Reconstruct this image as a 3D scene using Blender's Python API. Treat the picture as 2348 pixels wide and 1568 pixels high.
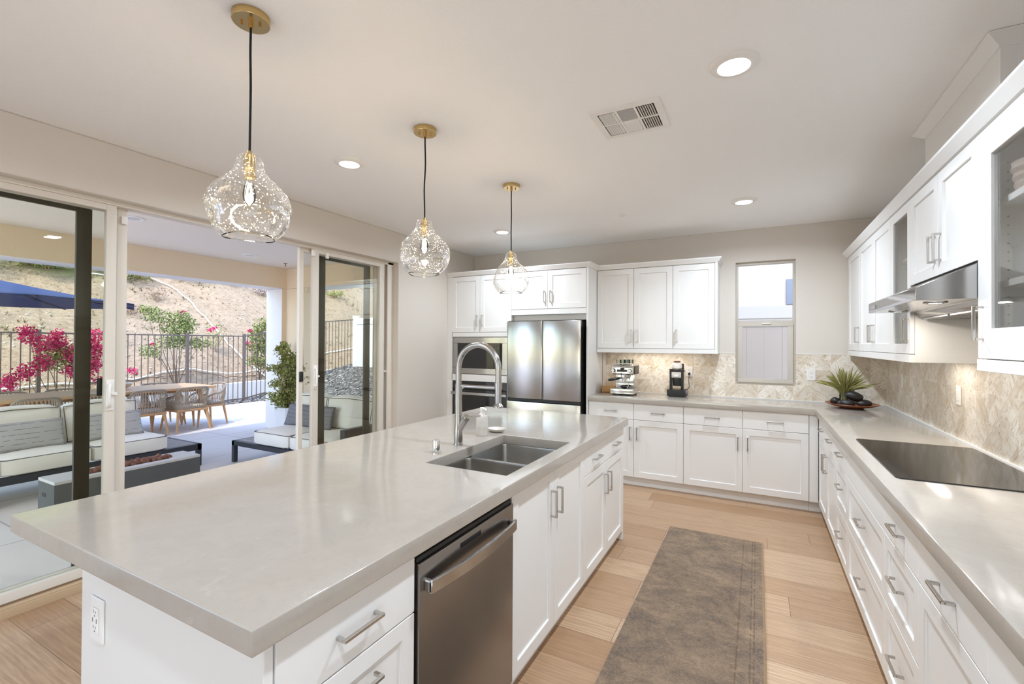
import bpy, bmesh, math, random
from mathutils import Vector, Matrix, Quaternion, noise

for _o in list(bpy.data.objects):
    bpy.data.objects.remove(_o)
scene = bpy.context.scene
COL = scene.collection
rnd = random.Random(7)

# ------------------------------------------------------------------ camera
FPX, IMG_W = 1057.7, 2348.0
YAW, PITCH, ROLL, CAM_Z = math.radians(27.984), math.radians(0.4516), math.radians(0.302), 1.470
_fw = Vector((-math.sin(YAW) * math.cos(PITCH), math.cos(YAW) * math.cos(PITCH), math.sin(PITCH)))
_r = Vector((math.cos(YAW), math.sin(YAW), 0))
_u = _r.cross(_fw)
_r2 = math.cos(ROLL) * _r + math.sin(ROLL) * _u
_u2 = -math.sin(ROLL) * _r + math.cos(ROLL) * _u
cam_data = bpy.data.cameras.new('camera')
cam_data.sensor_width = 36.0
cam_data.lens = 36.0 * FPX / IMG_W
cam_data.shift_y = -5.32 / IMG_W
cam_data.clip_start = 0.05
cam_data.clip_end = 300
cam = bpy.data.objects.new('camera', cam_data)
COL.objects.link(cam)
_m = Matrix((_r2, _u2, -_fw)).transposed().to_4x4()
_m.translation = Vector((0, 0, CAM_Z))
cam.matrix_world = _m
scene.camera = cam

# ------------------------------------------------------------------ world, sun, exposure
scene.view_settings.view_transform = 'Standard'
scene.view_settings.look = 'None'
scene.view_settings.gamma = 1.0
scene.view_settings.use_curve_mapping = False
scene.view_settings.exposure = 0.56
EXPOSURE_SKY, EXPOSURE_SUN, EXPOSURE_LAMP = 0.57, 1.75, 0.92
world = bpy.data.worlds.new('world')
scene.world = world
world.use_nodes = True
_wn = world.node_tree
_wn.nodes.clear()
_sky = _wn.nodes.new('ShaderNodeTexSky')
_sky.sky_type = 'NISHITA'
_sky.sun_disc = False
_sky.sun_elevation = math.radians(58)
_sky.sun_rotation = math.radians(165)
_bg = _wn.nodes.new('ShaderNodeBackground')
_bg.inputs['Strength'].default_value = EXPOSURE_SKY
_wo = _wn.nodes.new('ShaderNodeOutputWorld')
_wn.links.new(_sky.outputs[0], _bg.inputs[0])
_wn.links.new(_bg.outputs[0], _wo.inputs[0])

sun_data = bpy.data.lights.new('sun', 'SUN')
sun_data.energy = EXPOSURE_SUN
sun_data.angle = math.radians(0.53)
sun_data.color = (1.0, 0.97, 0.92)
sun = bpy.data.objects.new('sun', sun_data)
COL.objects.link(sun)
sun.rotation_euler = Vector((-0.18, 0.60, -1.0)).to_track_quat('-Z', 'Y').to_euler()
sun.location = (2, -6, 12)

try:
    scene.cycles.use_denoising = True
    scene.cycles.max_bounces = 12
    scene.cycles.diffuse_bounces = 7
    scene.cycles.glossy_bounces = 5
    scene.cycles.transparent_max_bounces = 24
    scene.cycles.sample_clamp_indirect = 6.0
    scene.cycles.caustics_reflective = False
    scene.cycles.caustics_refractive = False
except Exception:
    pass

# ------------------------------------------------------------------ helpers
def lin(r, g, b):
    def f(c):
        c /= 255.0
        return c / 12.92 if c <= 0.04045 else ((c + 0.055) / 1.055) ** 2.4
    return (f(r), f(g), f(b), 1.0)

MATS = {}

def mat(name, col, rough=0.5, metal=0.0, bump=None, vary=None, ior=1.5, coat=0.0, aniso=0.0, sheen=0.0):
    """Principled material; vary=(scale, amount, stretch) mottles the colour, bump=(scale, strength)."""
    if name in MATS:
        return MATS[name]
    m = bpy.data.materials.new(name)
    m.use_nodes = True
    nt = m.node_tree
    b = nt.nodes['Principled BSDF']
    b.inputs['Base Color'].default_value = col
    b.inputs['Roughness'].default_value = rough
    b.inputs['Metallic'].default_value = metal
    b.inputs['IOR'].default_value = ior
    if coat:
        b.inputs['Coat Weight'].default_value = coat
        b.inputs['Coat Roughness'].default_value = 0.05
    if aniso:
        b.inputs['Anisotropic'].default_value = aniso
    if sheen:
        b.inputs['Sheen Weight'].default_value = sheen
    geo = None
    if vary or bump:
        geo = nt.nodes.new('ShaderNodeNewGeometry')
    if vary:
        sc_, amt, st = vary
        mp = nt.nodes.new('ShaderNodeMapping')
        mp.inputs['Scale'].default_value = st
        nt.links.new(geo.outputs['Position'], mp.inputs['Vector'])
        n = nt.nodes.new('ShaderNodeTexNoise')
        n.inputs['Scale'].default_value = sc_
        n.inputs['Detail'].default_value = 5
        nt.links.new(mp.outputs[0], n.inputs['Vector'])
        mx = nt.nodes.new('ShaderNodeMix')
        mx.data_type = 'RGBA'
        mx.inputs['A'].default_value = tuple(max(0, c * (1 - amt)) for c in col[:3]) + (1,)
        mx.inputs['B'].default_value = tuple(min(1, c * (1 + amt)) for c in col[:3]) + (1,)
        nt.links.new(n.outputs['Fac'], mx.inputs['Factor'])
        nt.links.new(mx.outputs['Result'], b.inputs['Base Color'])
    if bump:
        n2 = nt.nodes.new('ShaderNodeTexNoise')
        n2.inputs['Scale'].default_value = bump[0]
        n2.inputs['Detail'].default_value = 4
        nt.links.new(geo.outputs['Position'], n2.inputs['Vector'])
        bp = nt.nodes.new('ShaderNodeBump')
        bp.inputs['Strength'].default_value = bump[1]
        bp.inputs['Distance'].default_value = 0.01
        nt.links.new(n2.outputs['Fac'], bp.inputs['Height'])
        nt.links.new(bp.outputs[0], b.inputs['Normal'])
    MATS[name] = m
    return m

class NT:
    """tiny node-tree writer"""
    def __init__(self, name):
        self.m = bpy.data.materials.new(name)
        self.m.use_nodes = True
        self.t = self.m.node_tree
        self.b = self.t.nodes['Principled BSDF']
        self.out = self.t.nodes['Material Output']
        MATS[name] = self.m
    def n(self, typ, **kw):
        nd = self.t.nodes.new(typ)
        for k, v in kw.items():
            setattr(nd, k, v)
        return nd
    def l(self, a, b):
        self.t.links.new(a, b)
    def val(self, sock, v):
        if hasattr(v, 'is_output'):
            self.l(v, sock)
        else:
            sock.default_value = v
    def math(self, op, a, b=0.0, c=0.0):
        nd = self.n('ShaderNodeMath', operation=op)
        self.val(nd.inputs[0], a)
        self.val(nd.inputs[1], b)
        self.val(nd.inputs[2], c)
        return nd.outputs[0]
    def mix(self, f, a, b, blend='MIX'):
        nd = self.n('ShaderNodeMix', data_type='RGBA', blend_type=blend)
        self.val(nd.inputs['Factor'], f)
        self.val(nd.inputs['A'], a)
        self.val(nd.inputs['B'], b)
        return nd.outputs['Result']
    def pos(self):
        return self.n('ShaderNodeNewGeometry').outputs['Position']
    def xyz(self, v):
        s = self.n('ShaderNodeSeparateXYZ')
        self.l(v, s.inputs[0])
        return s.outputs
    def comb(self, x, y, z=0.0):
        s = self.n('ShaderNodeCombineXYZ')
        for i, v in enumerate((x, y, z)):
            self.val(s.inputs[i], v)
        return s.outputs[0]
    def mapping(self, v, scale=(1, 1, 1), loc=(0, 0, 0), rot=(0, 0, 0)):
        mp = self.n('ShaderNodeMapping')
        mp.inputs['Scale'].default_value = scale
        mp.inputs['Location'].default_value = loc
        mp.inputs['Rotation'].default_value = rot
        self.l(v, mp.inputs['Vector'])
        return mp.outputs[0]
    def noise(self, v, scale, detail=4, rough=0.55, dist=0.0):
        nd = self.n('ShaderNodeTexNoise')
        nd.inputs['Scale'].default_value = scale
        nd.inputs['Detail'].default_value = detail
        nd.inputs['Roughness'].default_value = rough
        nd.inputs['Distortion'].default_value = dist
        self.l(v, nd.inputs['Vector'])
        return nd.outputs['Fac']
    def ramp(self, f, stops):
        nd = self.n('ShaderNodeValToRGB')
        cr = nd.color_ramp
        while len(cr.elements) < len(stops):
            cr.elements.new(0.5)
        for e, (p, c) in zip(cr.elements, stops):
            e.position = p
            e.color = c
        self.l(f, nd.inputs[0])
        return nd.outputs[0]
    def bump(self, h, strength=0.3, dist=0.01):
        bp = self.n('ShaderNodeBump')
        bp.inputs['Strength'].default_value = strength
        bp.inputs['Distance'].default_value = dist
        self.l(h, bp.inputs['Height'])
        self.l(bp.outputs[0], self.b.inputs['Normal'])

# geometry builder ---------------------------------------------------------
ROOT_OFF = {}

class G:
    def __init__(self):
        self.bm = bmesh.new()
    def hexa(self, pts):
        v = [self.bm.verts.new(p) for p in pts]
        for f in ((0, 3, 2, 1), (4, 5, 6, 7), (0, 1, 5, 4), (1, 2, 6, 5), (2, 3, 7, 6), (3, 0, 4, 7)):
            self.bm.faces.new([v[i] for i in f])
        return self
    def box(self, x0, x1, y0, y1, z0, z1):
        x0, x1 = min(x0, x1), max(x0, x1)
        y0, y1 = min(y0, y1), max(y0, y1)
        z0, z1 = min(z0, z1), max(z0, z1)
        return self.hexa([(x0, y0, z0), (x1, y0, z0), (x1, y1, z0), (x0, y1, z0),
                          (x0, y0, z1), (x1, y0, z1), (x1, y1, z1), (x0, y1, z1)])
    def fbox(self, F, u0, u1, v0, v1, w0, w1):
        pts = [F(u, v, w) for (u, v, w) in ((u0, v0, w0), (u1, v0, w0), (u1, v0, w1), (u0, v0, w1),
                                            (u0, v1, w0), (u1, v1, w0), (u1, v1, w1), (u0, v1, w1))]
        return self.hexa(pts)
    def ring(self, c, ax, r, n, ref=None, ry=None, phase=0.0):
        ax = Vector(ax).normalized()
        if ref is None:
            ref = Vector((0, 0, 1)) if abs(ax.z) < 0.9 else Vector((1, 0, 0))
        a = (ref - ax * ref.dot(ax)).normalized()
        b = ax.cross(a)
        ry = r if ry is None else ry
        return [self.bm.verts.new(Vector(c) + a * (r * math.cos(2 * math.pi * i / n + phase)) + b * (ry * math.sin(2 * math.pi * i / n + phase))) for i in range(n)]
    def bridge(self, r1, r2):
        n = len(r1)
        for i in range(n):
            self.bm.faces.new((r1[i], r1[(i + 1) % n], r2[(i + 1) % n], r2[i]))
    def cap(self, r, flip=False):
        self.bm.faces.new(list(reversed(r)) if flip else r)
    def cyl(self, p0, p1, r0, r1=None, n=16, caps=True):
        r1 = r0 if r1 is None else r1
        p0, p1 = Vector(p0), Vector(p1)
        ax = p1 - p0
        a = self.ring(p0, ax, r0, n)
        b = self.ring(p1, ax, r1, n)
        self.bridge(a, b)
        if caps:
            self.cap(a, True)
            self.cap(b)
        return self
    def tube(self, pts, r, n=8, caps=True, ry=None):
        pts = [Vector(p) for p in pts]
        rs = r if isinstance(r, (list, tuple)) else [r] * len(pts)
        ref = None
        prev = None
        first = None
        for i, p in enumerate(pts):
            if i == 0:
                t = pts[1] - p
            elif i == len(pts) - 1:
                t = p - pts[i - 1]
            else:
                t = (pts[i + 1] - p).normalized() + (p - pts[i - 1]).normalized()
            t = t.normalized()
            if ref is None:
                ref = Vector((0, 0, 1)) if abs(t.z) < 0.9 else Vector((1, 0, 0))
            ref = (ref - t * ref.dot(t)).normalized()
            rg = self.ring(p, t, rs[i], n, ref, ry)
            if prev:
                self.bridge(prev, rg)
            else:
                first = rg
            prev = rg
        if caps:
            self.cap(first, True)
            self.cap(prev)
        return self
    def lathe(self, prof, c=(0, 0, 0), n=32, caps=(False, False), warp=None):
        c = Vector(c)
        prev = None
        rings = []
        for (r, z) in prof:
            rg = []
            for i in range(n):
                a = 2 * math.pi * i / n
                p = Vector((r * math.cos(a), r * math.sin(a), z))
                if warp:
                    p = warp(p, a)
                rg.append(self.bm.verts.new(c + p))
            if prev:
                self.bridge(prev, rg)
            prev = rg
            rings.append(rg)
        if caps[0]:
            self.cap(rings[0], True)
        if caps[1]:
            self.cap(rings[-1])
        return self
    def prism(self, poly, F, w0, w1):
        """polygon of (u,v) extruded from w0 to w1 through mapping F(u,v,w)"""
        a = [self.bm.verts.new(F(u, v, w0)) for u, v in poly]
        b = [self.bm.verts.new(F(u, v, w1)) for u, v in poly]
        n = len(poly)
        for i in range(n):
            self.bm.faces.new((a[i], a[(i + 1) % n], b[(i + 1) % n], b[i]))
        self.bm.faces.new(list(reversed(a)))
        self.bm.faces.new(b)
        return self
    def ell(self, c, rad, rot=None, seg=16, rings=10, lump=0.0, seed=0):
        c = Vector(c)
        q = rot.to_matrix() if rot is not None else Matrix.Identity(3)
        vs = []
        for j in range(rings + 1):
            ph = math.pi * j / rings
            row = []
            for i in range(seg if 0 < j < rings else 1):
                th = 2 * math.pi * i / seg
                d = Vector((math.sin(ph) * math.cos(th), math.sin(ph) * math.sin(th), math.cos(ph)))
                k = 1 + lump * noise.noise(d * 1.7 + Vector((seed * 3.1, seed * 1.7, seed)))
                row.append(self.bm.verts.new(c + q @ Vector((d.x * rad[0] * k, d.y * rad[1] * k, d.z * rad[2] * k))))
            vs.append(row)
        for j in range(rings):
            a, b = vs[j], vs[j + 1]
            for i in range(seg):
                i2 = (i + 1) % seg
                if j == 0:
                    self.bm.faces.new((a[0], b[i], b[i2]))
                elif j == rings - 1:
                    self.bm.faces.new((a[i], b[0], a[i2]))
                else:
                    self.bm.faces.new((a[i], b[i], b[i2], a[i2]))
        return self
    def cushion(self, F, u0, u1, v0, v1, w0, w1, puff=0.03, n=8, edge=0.02):
        """soft box: rounded, slightly swollen"""
        cu, cv, cw = (u0 + u1) / 2, (v0 + v1) / 2, (w0 + w1) / 2
        hu, hv, hw = (u1 - u0) / 2, (v1 - v0) / 2, (w1 - w0) / 2
        tb = bmesh.new()
        bmesh.ops.create_cube(tb, size=2.0)
        bmesh.ops.subdivide_edges(tb, edges=tb.edges[:], cuts=n, use_grid_fill=True)
        mp = {}
        for v in tb.verts:
            x, y, z = v.co
            def bulge(a, b):
                return puff * (1 - a ** 2) * (1 - b ** 2)
            px, py, pz = x * hu, y * hv, z * hw
            if abs(x) > 0.999:
                px += math.copysign(bulge(y, z), x)
            if abs(y) > 0.999:
                py += math.copysign(bulge(x, z), y)
            if abs(z) > 0.999:
                pz += math.copysign(bulge(x, y), z)
            # round the corners
            ex, ey, ez = max(0, abs(x) - 0.85), max(0, abs(y) - 0.85), max(0, abs(z) - 0.85)
            k = edge * (ex * ey + ey * ez + ex * ez) / 0.0225
            if k:
                d = Vector((px, py, pz)).normalized()
                px -= d.x * k
                py -= d.y * k
                pz -= d.z * k
            mp[v] = self.bm.verts.new(F(cu + px, cv + py, cw + pz))
        for f in tb.faces:
            self.bm.faces.new([mp[v] for v in f.verts])
        tb.free()
        return self
    def quad(self, a, b, c, d):
        self.bm.faces.new([self.bm.verts.new(p) for p in (a, b, c, d)])
        return self
    def build(self, name, m, parent=None, bevel=0.0, seg=2, smooth=True, loc=None, sharp=35):
        bm = self.bm
        bmesh.ops.recalc_face_normals(bm, faces=bm.faces[:])
        if bevel:
            es = [e for e in bm.edges if len(e.link_faces) == 2 and e.calc_face_angle(0) > math.radians(30)]
            bmesh.ops.bevel(bm, geom=es, offset=bevel, segments=seg, profile=0.7, affect='EDGES', clamp_overlap=True)
        off = Vector((0, 0, 0))
        if parent is not None:
            p = parent
            while p.parent is not None:
                p = p.parent
            off = ROOT_OFF.get(p, Vector((0, 0, 0)))
        elif loc is not None:
            off = Vector(loc)
        if off.length:
            bmesh.ops.translate(bm, verts=bm.verts[:], vec=-off)
        me = bpy.data.meshes.new(name)
        bm.to_mesh(me)
        bm.free()
        if smooth:
            for p in me.polygons:
                p.use_smooth = True
            me.set_sharp_from_angle(angle=math.radians(sharp))
        if m is not None:
            me.materials.append(m)
        o = bpy.data.objects.new(name, me)
        COL.objects.link(o)
        if parent is not None:
            o.parent = parent
        elif loc is not None:
            o.location = loc
            ROOT_OFF[o] = Vector(loc)
        return o

def tag(o, label=None, cat=None, group=None, kind=None):
    if label:
        o['label'] = label
    if cat:
        o['category'] = cat
    if group:
        o['group'] = group
    if kind:
        o['kind'] = kind
    return o

def thing(name, label, cat, loc=(0, 0, 0), group=None):
    o = bpy.data.objects.new(name, None)
    o.empty_display_size = 0.1
    COL.objects.link(o)
    o.location = loc
    ROOT_OFF[o] = Vector(loc)
    return tag(o, label, cat, group)

def struct(o):
    o['kind'] = 'structure'
    return o

def copy_tree(o, loc, rz=0.0, label=None, scale=None):
    def rec(src, par):
        c = src.copy()
        COL.objects.link(c)
        c.parent = par
        for ch in kids[src]:
            rec(ch, c)
        return c
    kids = {}
    stack = [o]
    while stack:
        s = stack.pop()
        kids[s] = list(s.children)
        stack += kids[s]
    c = rec(o, None)
    c.location = loc
    c.rotation_euler = (0, 0, rz)
    if scale:
        c.scale = scale
    if label:
        c['label'] = label
    return c

W3 = lambda u, v, w: Vector((u, v, w))

def spline(pts, n=8):
    """Catmull-Rom through the points"""
    P = [Vector(p) for p in pts]
    P = [P[0] * 2 - P[1]] + P + [P[-1] * 2 - P[-2]]
    out = []
    for i in range(1, len(P) - 2):
        for k in range(n):
            t = k / n
            a, b, c, d = P[i - 1], P[i], P[i + 1], P[i + 2]
            out.append(0.5 * ((2 * b) + (c - a) * t + (2 * a - 5 * b + 4 * c - d) * t * t + (3 * b - a - 3 * c + d) * t ** 3))
    out.append(P[-2])
    return out
# ------------------------------------------------------------------ materials
WALL = mat('wall_paint', lin(216, 208, 197), 0.6, bump=(160, 0.05))
CEIL = mat('ceiling_paint', lin(247, 247, 246), 0.7, bump=(70, 0.22))
CAB = mat('cabinet_white', lin(230, 228, 224), 0.32)
CABIN = mat('cabinet_inside', lin(232, 229, 223), 0.5)
GAP = mat('shadow_gap', lin(60, 56, 52), 0.8)
NICKEL = mat('brushed_nickel', (0.56, 0.54, 0.51, 1), 0.22, 1.0)
CHROME = mat('chrome', (0.82, 0.82, 0.82, 1), 0.06, 1.0)
STEEL = mat('stainless_steel', (0.46, 0.45, 0.44, 1), 0.19, 1.0, vary=(9, 0.05, (1, 1, 0.02)))
STEELD = mat('dark_stainless', (0.30, 0.285, 0.27, 1), 0.27, 1.0, vary=(9, 0.06, (1, 1, 0.02)))
SINKM = mat('sink_steel', (0.42, 0.40, 0.37, 1), 0.25, 1.0, vary=(30, 0.12, (1, 1, 0.15)))
BRASS = mat('satin_brass', (0.60, 0.42, 0.18, 1), 0.25, 1.0)
BLACKP = mat('black_plastic', lin(24, 24, 25), 0.4)
BLACKG = mat('black_glass', (0.012, 0.012, 0.013, 1), 0.05, 0.0, ior=1.6)
COOKG = mat('cooktop_glass', (0.016, 0.016, 0.016, 1), 0.09, 0.0, ior=1.6, bump=(3, 0.02))
WHITEP = mat('white_plastic', lin(238, 235, 230), 0.35)
FRAMEV = mat('vinyl_frame', lin(222, 214, 202), 0.4)
SILLM = mat('sill_vinyl', lin(190, 163, 130), 0.42)
BRONZE = mat('dark_bronze', lin(52, 44, 36), 0.4)
WINFR = mat('window_vinyl', lin(198, 190, 178), 0.4)
MARBLE = mat('grey_marble', lin(205, 198, 190), 0.25, vary=(14, 0.18, (1, 1, 2.5)))
STONE = mat('black_stone', lin(40, 37, 35), 0.42, vary=(6, 0.3, (1, 1, 1)))
PLATEW = mat('plate_wood', lin(150, 88, 56), 0.38, vary=(30, 0.2, (1, 6, 1)))
BOARDW = mat('board_wood', lin(205, 160, 105), 0.5)
GRASSV = mat('grass_green', lin(146, 142, 82), 0.6, vary=(40, 0.35, (1, 1, 1)))
CORD = mat('black_cord', lin(20, 19, 18), 0.7)
STUCCO = mat('stucco', lin(238, 220, 192), 0.9, bump=(90, 0.35))
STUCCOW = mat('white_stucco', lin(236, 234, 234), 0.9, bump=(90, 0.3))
STUCCOC = mat('stucco_ceiling', lin(240, 230, 218), 0.9, bump=(90, 0.3))
PIPE = mat('white_pipe', lin(240, 238, 233), 0.5)
IRON = mat('fence_iron', lin(96, 84, 76), 0.5)
VINYL = mat('white_vinyl', lin(240, 241, 240), 0.45)
GVINYL = mat('grey_vinyl', lin(164, 154, 146), 0.5)
CONCW = mat('wall_concrete', lin(228, 224, 217), 0.9, vary=(3, 0.06, (1, 1, 1)), bump=(40, 0.2))
FABRIC = mat('cream_fabric', lin(232, 227, 219), 0.9, bump=(500, 0.2), sheen=0.2)
PIPING = mat('dark_piping', lin(96, 92, 92), 0.9)
ALU = mat('charcoal_metal', lin(48, 50, 56), 0.45)
SLATG = mat('grey_slat', lin(150, 146, 146), 0.6)
PITM = mat('pit_concrete', lin(84, 84, 84), 0.8, vary=(4, 0.12, (1, 1, 1)), bump=(60, 0.1))
PITTOP = mat('pit_top', lin(190, 188, 188), 0.7)
LAVA = mat('lava_rock', lin(122, 84, 70), 0.95, vary=(40, 0.45, (1, 1, 1)))
TEAK = mat('teak_wood', lin(196, 150, 104), 0.55, vary=(20, 0.18, (1, 1, 8)))
TEAKT = mat('teak_top', lin(206, 166, 122), 0.5, vary=(16, 0.14, (8, 1, 1)))
ROPE = mat('grey_rope', lin(176, 160, 142), 0.9, vary=(120, 0.2, (1, 1, 1)))
CHFR = mat('chair_frame', lin(150, 136, 120), 0.7)
CHCU = mat('chair_cushion', lin(206, 196, 182), 0.9)
NAVY = mat('navy_canvas', lin(40, 58, 108), 0.85)
LEAF = mat('bush_leaf', lin(122, 132, 66), 0.55, vary=(9, 0.55, (1, 1, 1)))
LEAFD = mat('shrub_leaf', lin(146, 148, 78), 0.55, vary=(12, 0.4, (1, 1, 1)))
PINK = mat('pink_bract', lin(206, 32, 104), 0.6, vary=(14, 0.35, (1, 1, 1)))
RUST = mat('rusty_leaf', lin(178, 92, 60), 0.6)
STEM = mat('brown_stem', lin(104, 84, 68), 0.9)
DRY = mat('dry_twig', lin(150, 128, 108), 0.95)
WEED = mat('weed_green', lin(150, 152, 92), 0.9, vary=(3, 0.3, (1, 1, 1)))
PLANTER = mat('planter_white', lin(232, 230, 230), 0.6)
NEIGH = mat('neighbour_stucco', lin(192, 180, 166), 0.9, bump=(30, 0.2))
NEIGHD = mat('neighbour_glass', lin(120, 126, 138), 0.4)
STONEM = mat('gravel_grey', lin(122, 118, 114), 0.9, vary=(20, 0.5, (1, 1, 1)))
BOWLM = mat('bowl_stone', lin(210, 198, 184), 0.6)
SCREENM = mat('black_screen', lin(18, 18, 20), 0.3)
HUBBLE = mat('hood_filter', (0.35, 0.34, 0.33, 1), 0.35, 1.0)
BASKET = mat('woven_basket', lin(168, 150, 136), 0.9, vary=(60, 0.3, (1, 1, 4)))

def glass_mat(name, tint, refl=1.0, rough=0.0):
    w = NT(name)
    w.t.nodes.remove(w.b)
    tr = w.n('ShaderNodeBsdfTransparent')
    tr.inputs[0].default_value = tint
    gl = w.n('ShaderNodeBsdfGlossy')
    gl.inputs['Roughness'].default_value = rough
    fr = w.n('ShaderNodeFresnel')
    fr.inputs[0].default_value = 1.45
    mx = w.n('ShaderNodeMixShader')
    w.l(w.math('MULTIPLY', fr.outputs[0], refl), mx.inputs[0])
    w.l(tr.outputs[0], mx.inputs[1])
    w.l(gl.outputs[0], mx.inputs[2])
    w.l(mx.outputs[0], w.out.inputs[0])
    return w.m
DOORGL = glass_mat('door_glass', (0.955, 0.958, 0.922, 1), 0.2)
WINGL = glass_mat('window_glass', (0.95, 0.96, 0.96, 1), 0.5)
CABGL = glass_mat('cabinet_glass', (0.985, 0.99, 0.985, 1), 0.55)
CLEARGL = glass_mat('clear_glass', (0.94, 0.96, 0.94, 1), 1.0)

def seeded_glass():
    w = NT('seeded_glass')
    w.t.nodes.remove(w.b)
    tc = w.n('ShaderNodeTexCoord').outputs['Object']
    vo = w.n('ShaderNodeTexVoronoi')
    vo.inputs['Scale'].default_value = 105
    w.l(tc, vo.inputs['Vector'])
    dots = w.math('LESS_THAN', vo.outputs['Distance'], 0.23)
    gate = w.math('GREATER_THAN', w.noise(tc, 14, 2), 0.44)
    zz = w.xyz(tc)[2]
    dots = w.math('MULTIPLY', dots, gate)
    bp = w.n('ShaderNodeBump')
    bp.inputs['Strength'].default_value = 0.55
    bp.inputs['Distance'].default_value = 0.012
    w.l(w.noise(tc, 9, 3), bp.inputs['Height'])
    lw = w.n('ShaderNodeLayerWeight')
    lw.inputs['Blend'].default_value = 0.36
    w.l(bp.outputs[0], lw.inputs['Normal'])
    fac = w.math('ADD', 0.05, w.math('MULTIPLY', lw.outputs['Facing'], 0.85))
    tr = w.n('ShaderNodeBsdfTransparent')
    tr.inputs[0].default_value = (0.985, 0.98, 0.97, 1)
    gl = w.n('ShaderNodeBsdfGlossy')
    gl.inputs['Roughness'].default_value = 0.04
    gl.inputs[0].default_value = (1, 1, 1, 1)
    w.l(bp.outputs[0], gl.inputs['Normal'])
    mx = w.n('ShaderNodeMixShader')
    w.l(fac, mx.inputs[0])
    w.l(tr.outputs[0], mx.inputs[1])
    w.l(gl.outputs[0], mx.inputs[2])
    tl = w.n('ShaderNodeBsdfTranslucent')
    tl.inputs[0].default_value = (0.95, 0.93, 0.9, 1)
    mx2 = w.n('ShaderNodeMixShader')
    w.l(w.math('MULTIPLY', dots, 0.8), mx2.inputs[0])
    w.l(mx.outputs[0], mx2.inputs[1])
    w.l(tl.outputs[0], mx2.inputs[2])
    w.l(mx2.outputs[0], w.out.inputs[0])
    return w.m
SEEDED = seeded_glass()

def emit(name, col, s):
    w = NT(name)
    w.t.nodes.remove(w.b)
    e = w.n('ShaderNodeEmission')
    e.inputs[0].default_value = col
    e.inputs[1].default_value = s
    w.l(e.outputs[0], w.out.inputs[0])
    return w.m
LEDW = emit('lamp_white', (1, 0.98, 0.95, 1), 8.0)
LEDS = emit('lamp_strip', (1, 0.90, 0.76, 1), 3.0)
BULB = emit('bulb_warm', (1, 0.70, 0.34, 1), 12.0)
FILA = emit('bulb_filament', (1, 0.80, 0.5, 1), 60.0)

def floor_mat():
    w = NT('oak_planks')
    x, y, z = w.xyz(w.pos())
    PW, PL = 0.2225, 1.52
    row_f = w.math('DIVIDE', w.math('SUBTRACT', y, 0.916), PW)
    row = w.math('FLOOR', row_f)
    wn = w.n('ShaderNodeTexWhiteNoise', noise_dimensions='1D')
    w.l(row, wn.inputs['W'])
    col_f = w.math('ADD', w.math('DIVIDE', x, PL), w.math('MULTIPLY', wn.outputs['Value'], 3.7))
    col = w.math('FLOOR', col_f)
    wn2 = w.n('ShaderNodeTexWhiteNoise', noise_dimensions='3D')
    w.l(w.comb(row, col, 3.3), wn2.inputs['Vector'])
    tone = wn2.outputs['Value']
    gv = w.comb(w.math('MULTIPLY', w.math('ADD', x, w.math('MULTIPLY', tone, 9.0)), 1.0), w.math('ADD', y, w.math('MULTIPLY', tone, 5.0)), 0.0)
    grain = w.noise(w.mapping(gv, (1.4, 22, 1)), 2.4, 6, 0.62, 0.6)
    rings = w.n('ShaderNodeTexWave', wave_type='RINGS', rings_direction='SPHERICAL')
    rings.inputs['Scale'].default_value = 2.2
    rings.inputs['Distortion'].default_value = 3.5
    rings.inputs['Detail'].default_value = 3
    w.l(w.mapping(gv, (0.55, 7.0, 1)), rings.inputs['Vector'])
    base = w.mix(tone, lin(166, 132, 100), lin(204, 175, 144))
    fine = w.noise(w.mapping(gv, (2.2, 70, 1)), 3.0, 5, 0.65, 0.3)
    base = w.mix(w.math('MULTIPLY', w.ramp(grain, [(0.42, (0, 0, 0, 1)), (0.70, (1, 1, 1, 1))]), 0.42), base, lin(132, 98, 68))
    base = w.mix(w.math('MULTIPLY', w.ramp(fine, [(0.48, (0, 0, 0, 1)), (0.66, (1, 1, 1, 1))]), 0.30), base, lin(120, 88, 60))
    base = w.mix(w.math('MULTIPLY', rings.outputs['Fac'], 0.26), base, lin(146, 108, 76))
    knots = w.n('ShaderNodeTexVoronoi')
    knots.inputs['Scale'].default_value = 2.1
    w.l(w.mapping(gv, (0.8, 2.2, 1)), knots.inputs['Vector'])
    kf = w.math('LESS_THAN', knots.outputs['Distance'], 0.045)
    base = w.mix(w.math('MULTIPLY', kf, 0.35), base, lin(112, 82, 58))
    fy = w.math('FRACT', row_f)
    fx = w.math('FRACT', col_f)
    gy = w.math('LESS_THAN', w.math('MINIMUM', fy, w.math('SUBTRACT', 1.0, fy)), 0.0065)
    gx = w.math('LESS_THAN', w.math('MINIMUM', fx, w.math('SUBTRACT', 1.0, fx)), 0.0010)
    gap = w.math('MAXIMUM', gy, gx)
    base = w.mix(w.math('MULTIPLY', gap, 0.72), base, lin(84, 58, 38))
    w.l(base, w.b.inputs['Base Color'])
    w.b.inputs['Roughness'].default_value = 0.42
    w.bump(w.math('SUBTRACT', w.math('MULTIPLY', grain, 0.3), gap), 0.15, 0.004)
    return w.m
FLOORM = floor_mat()

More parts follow.
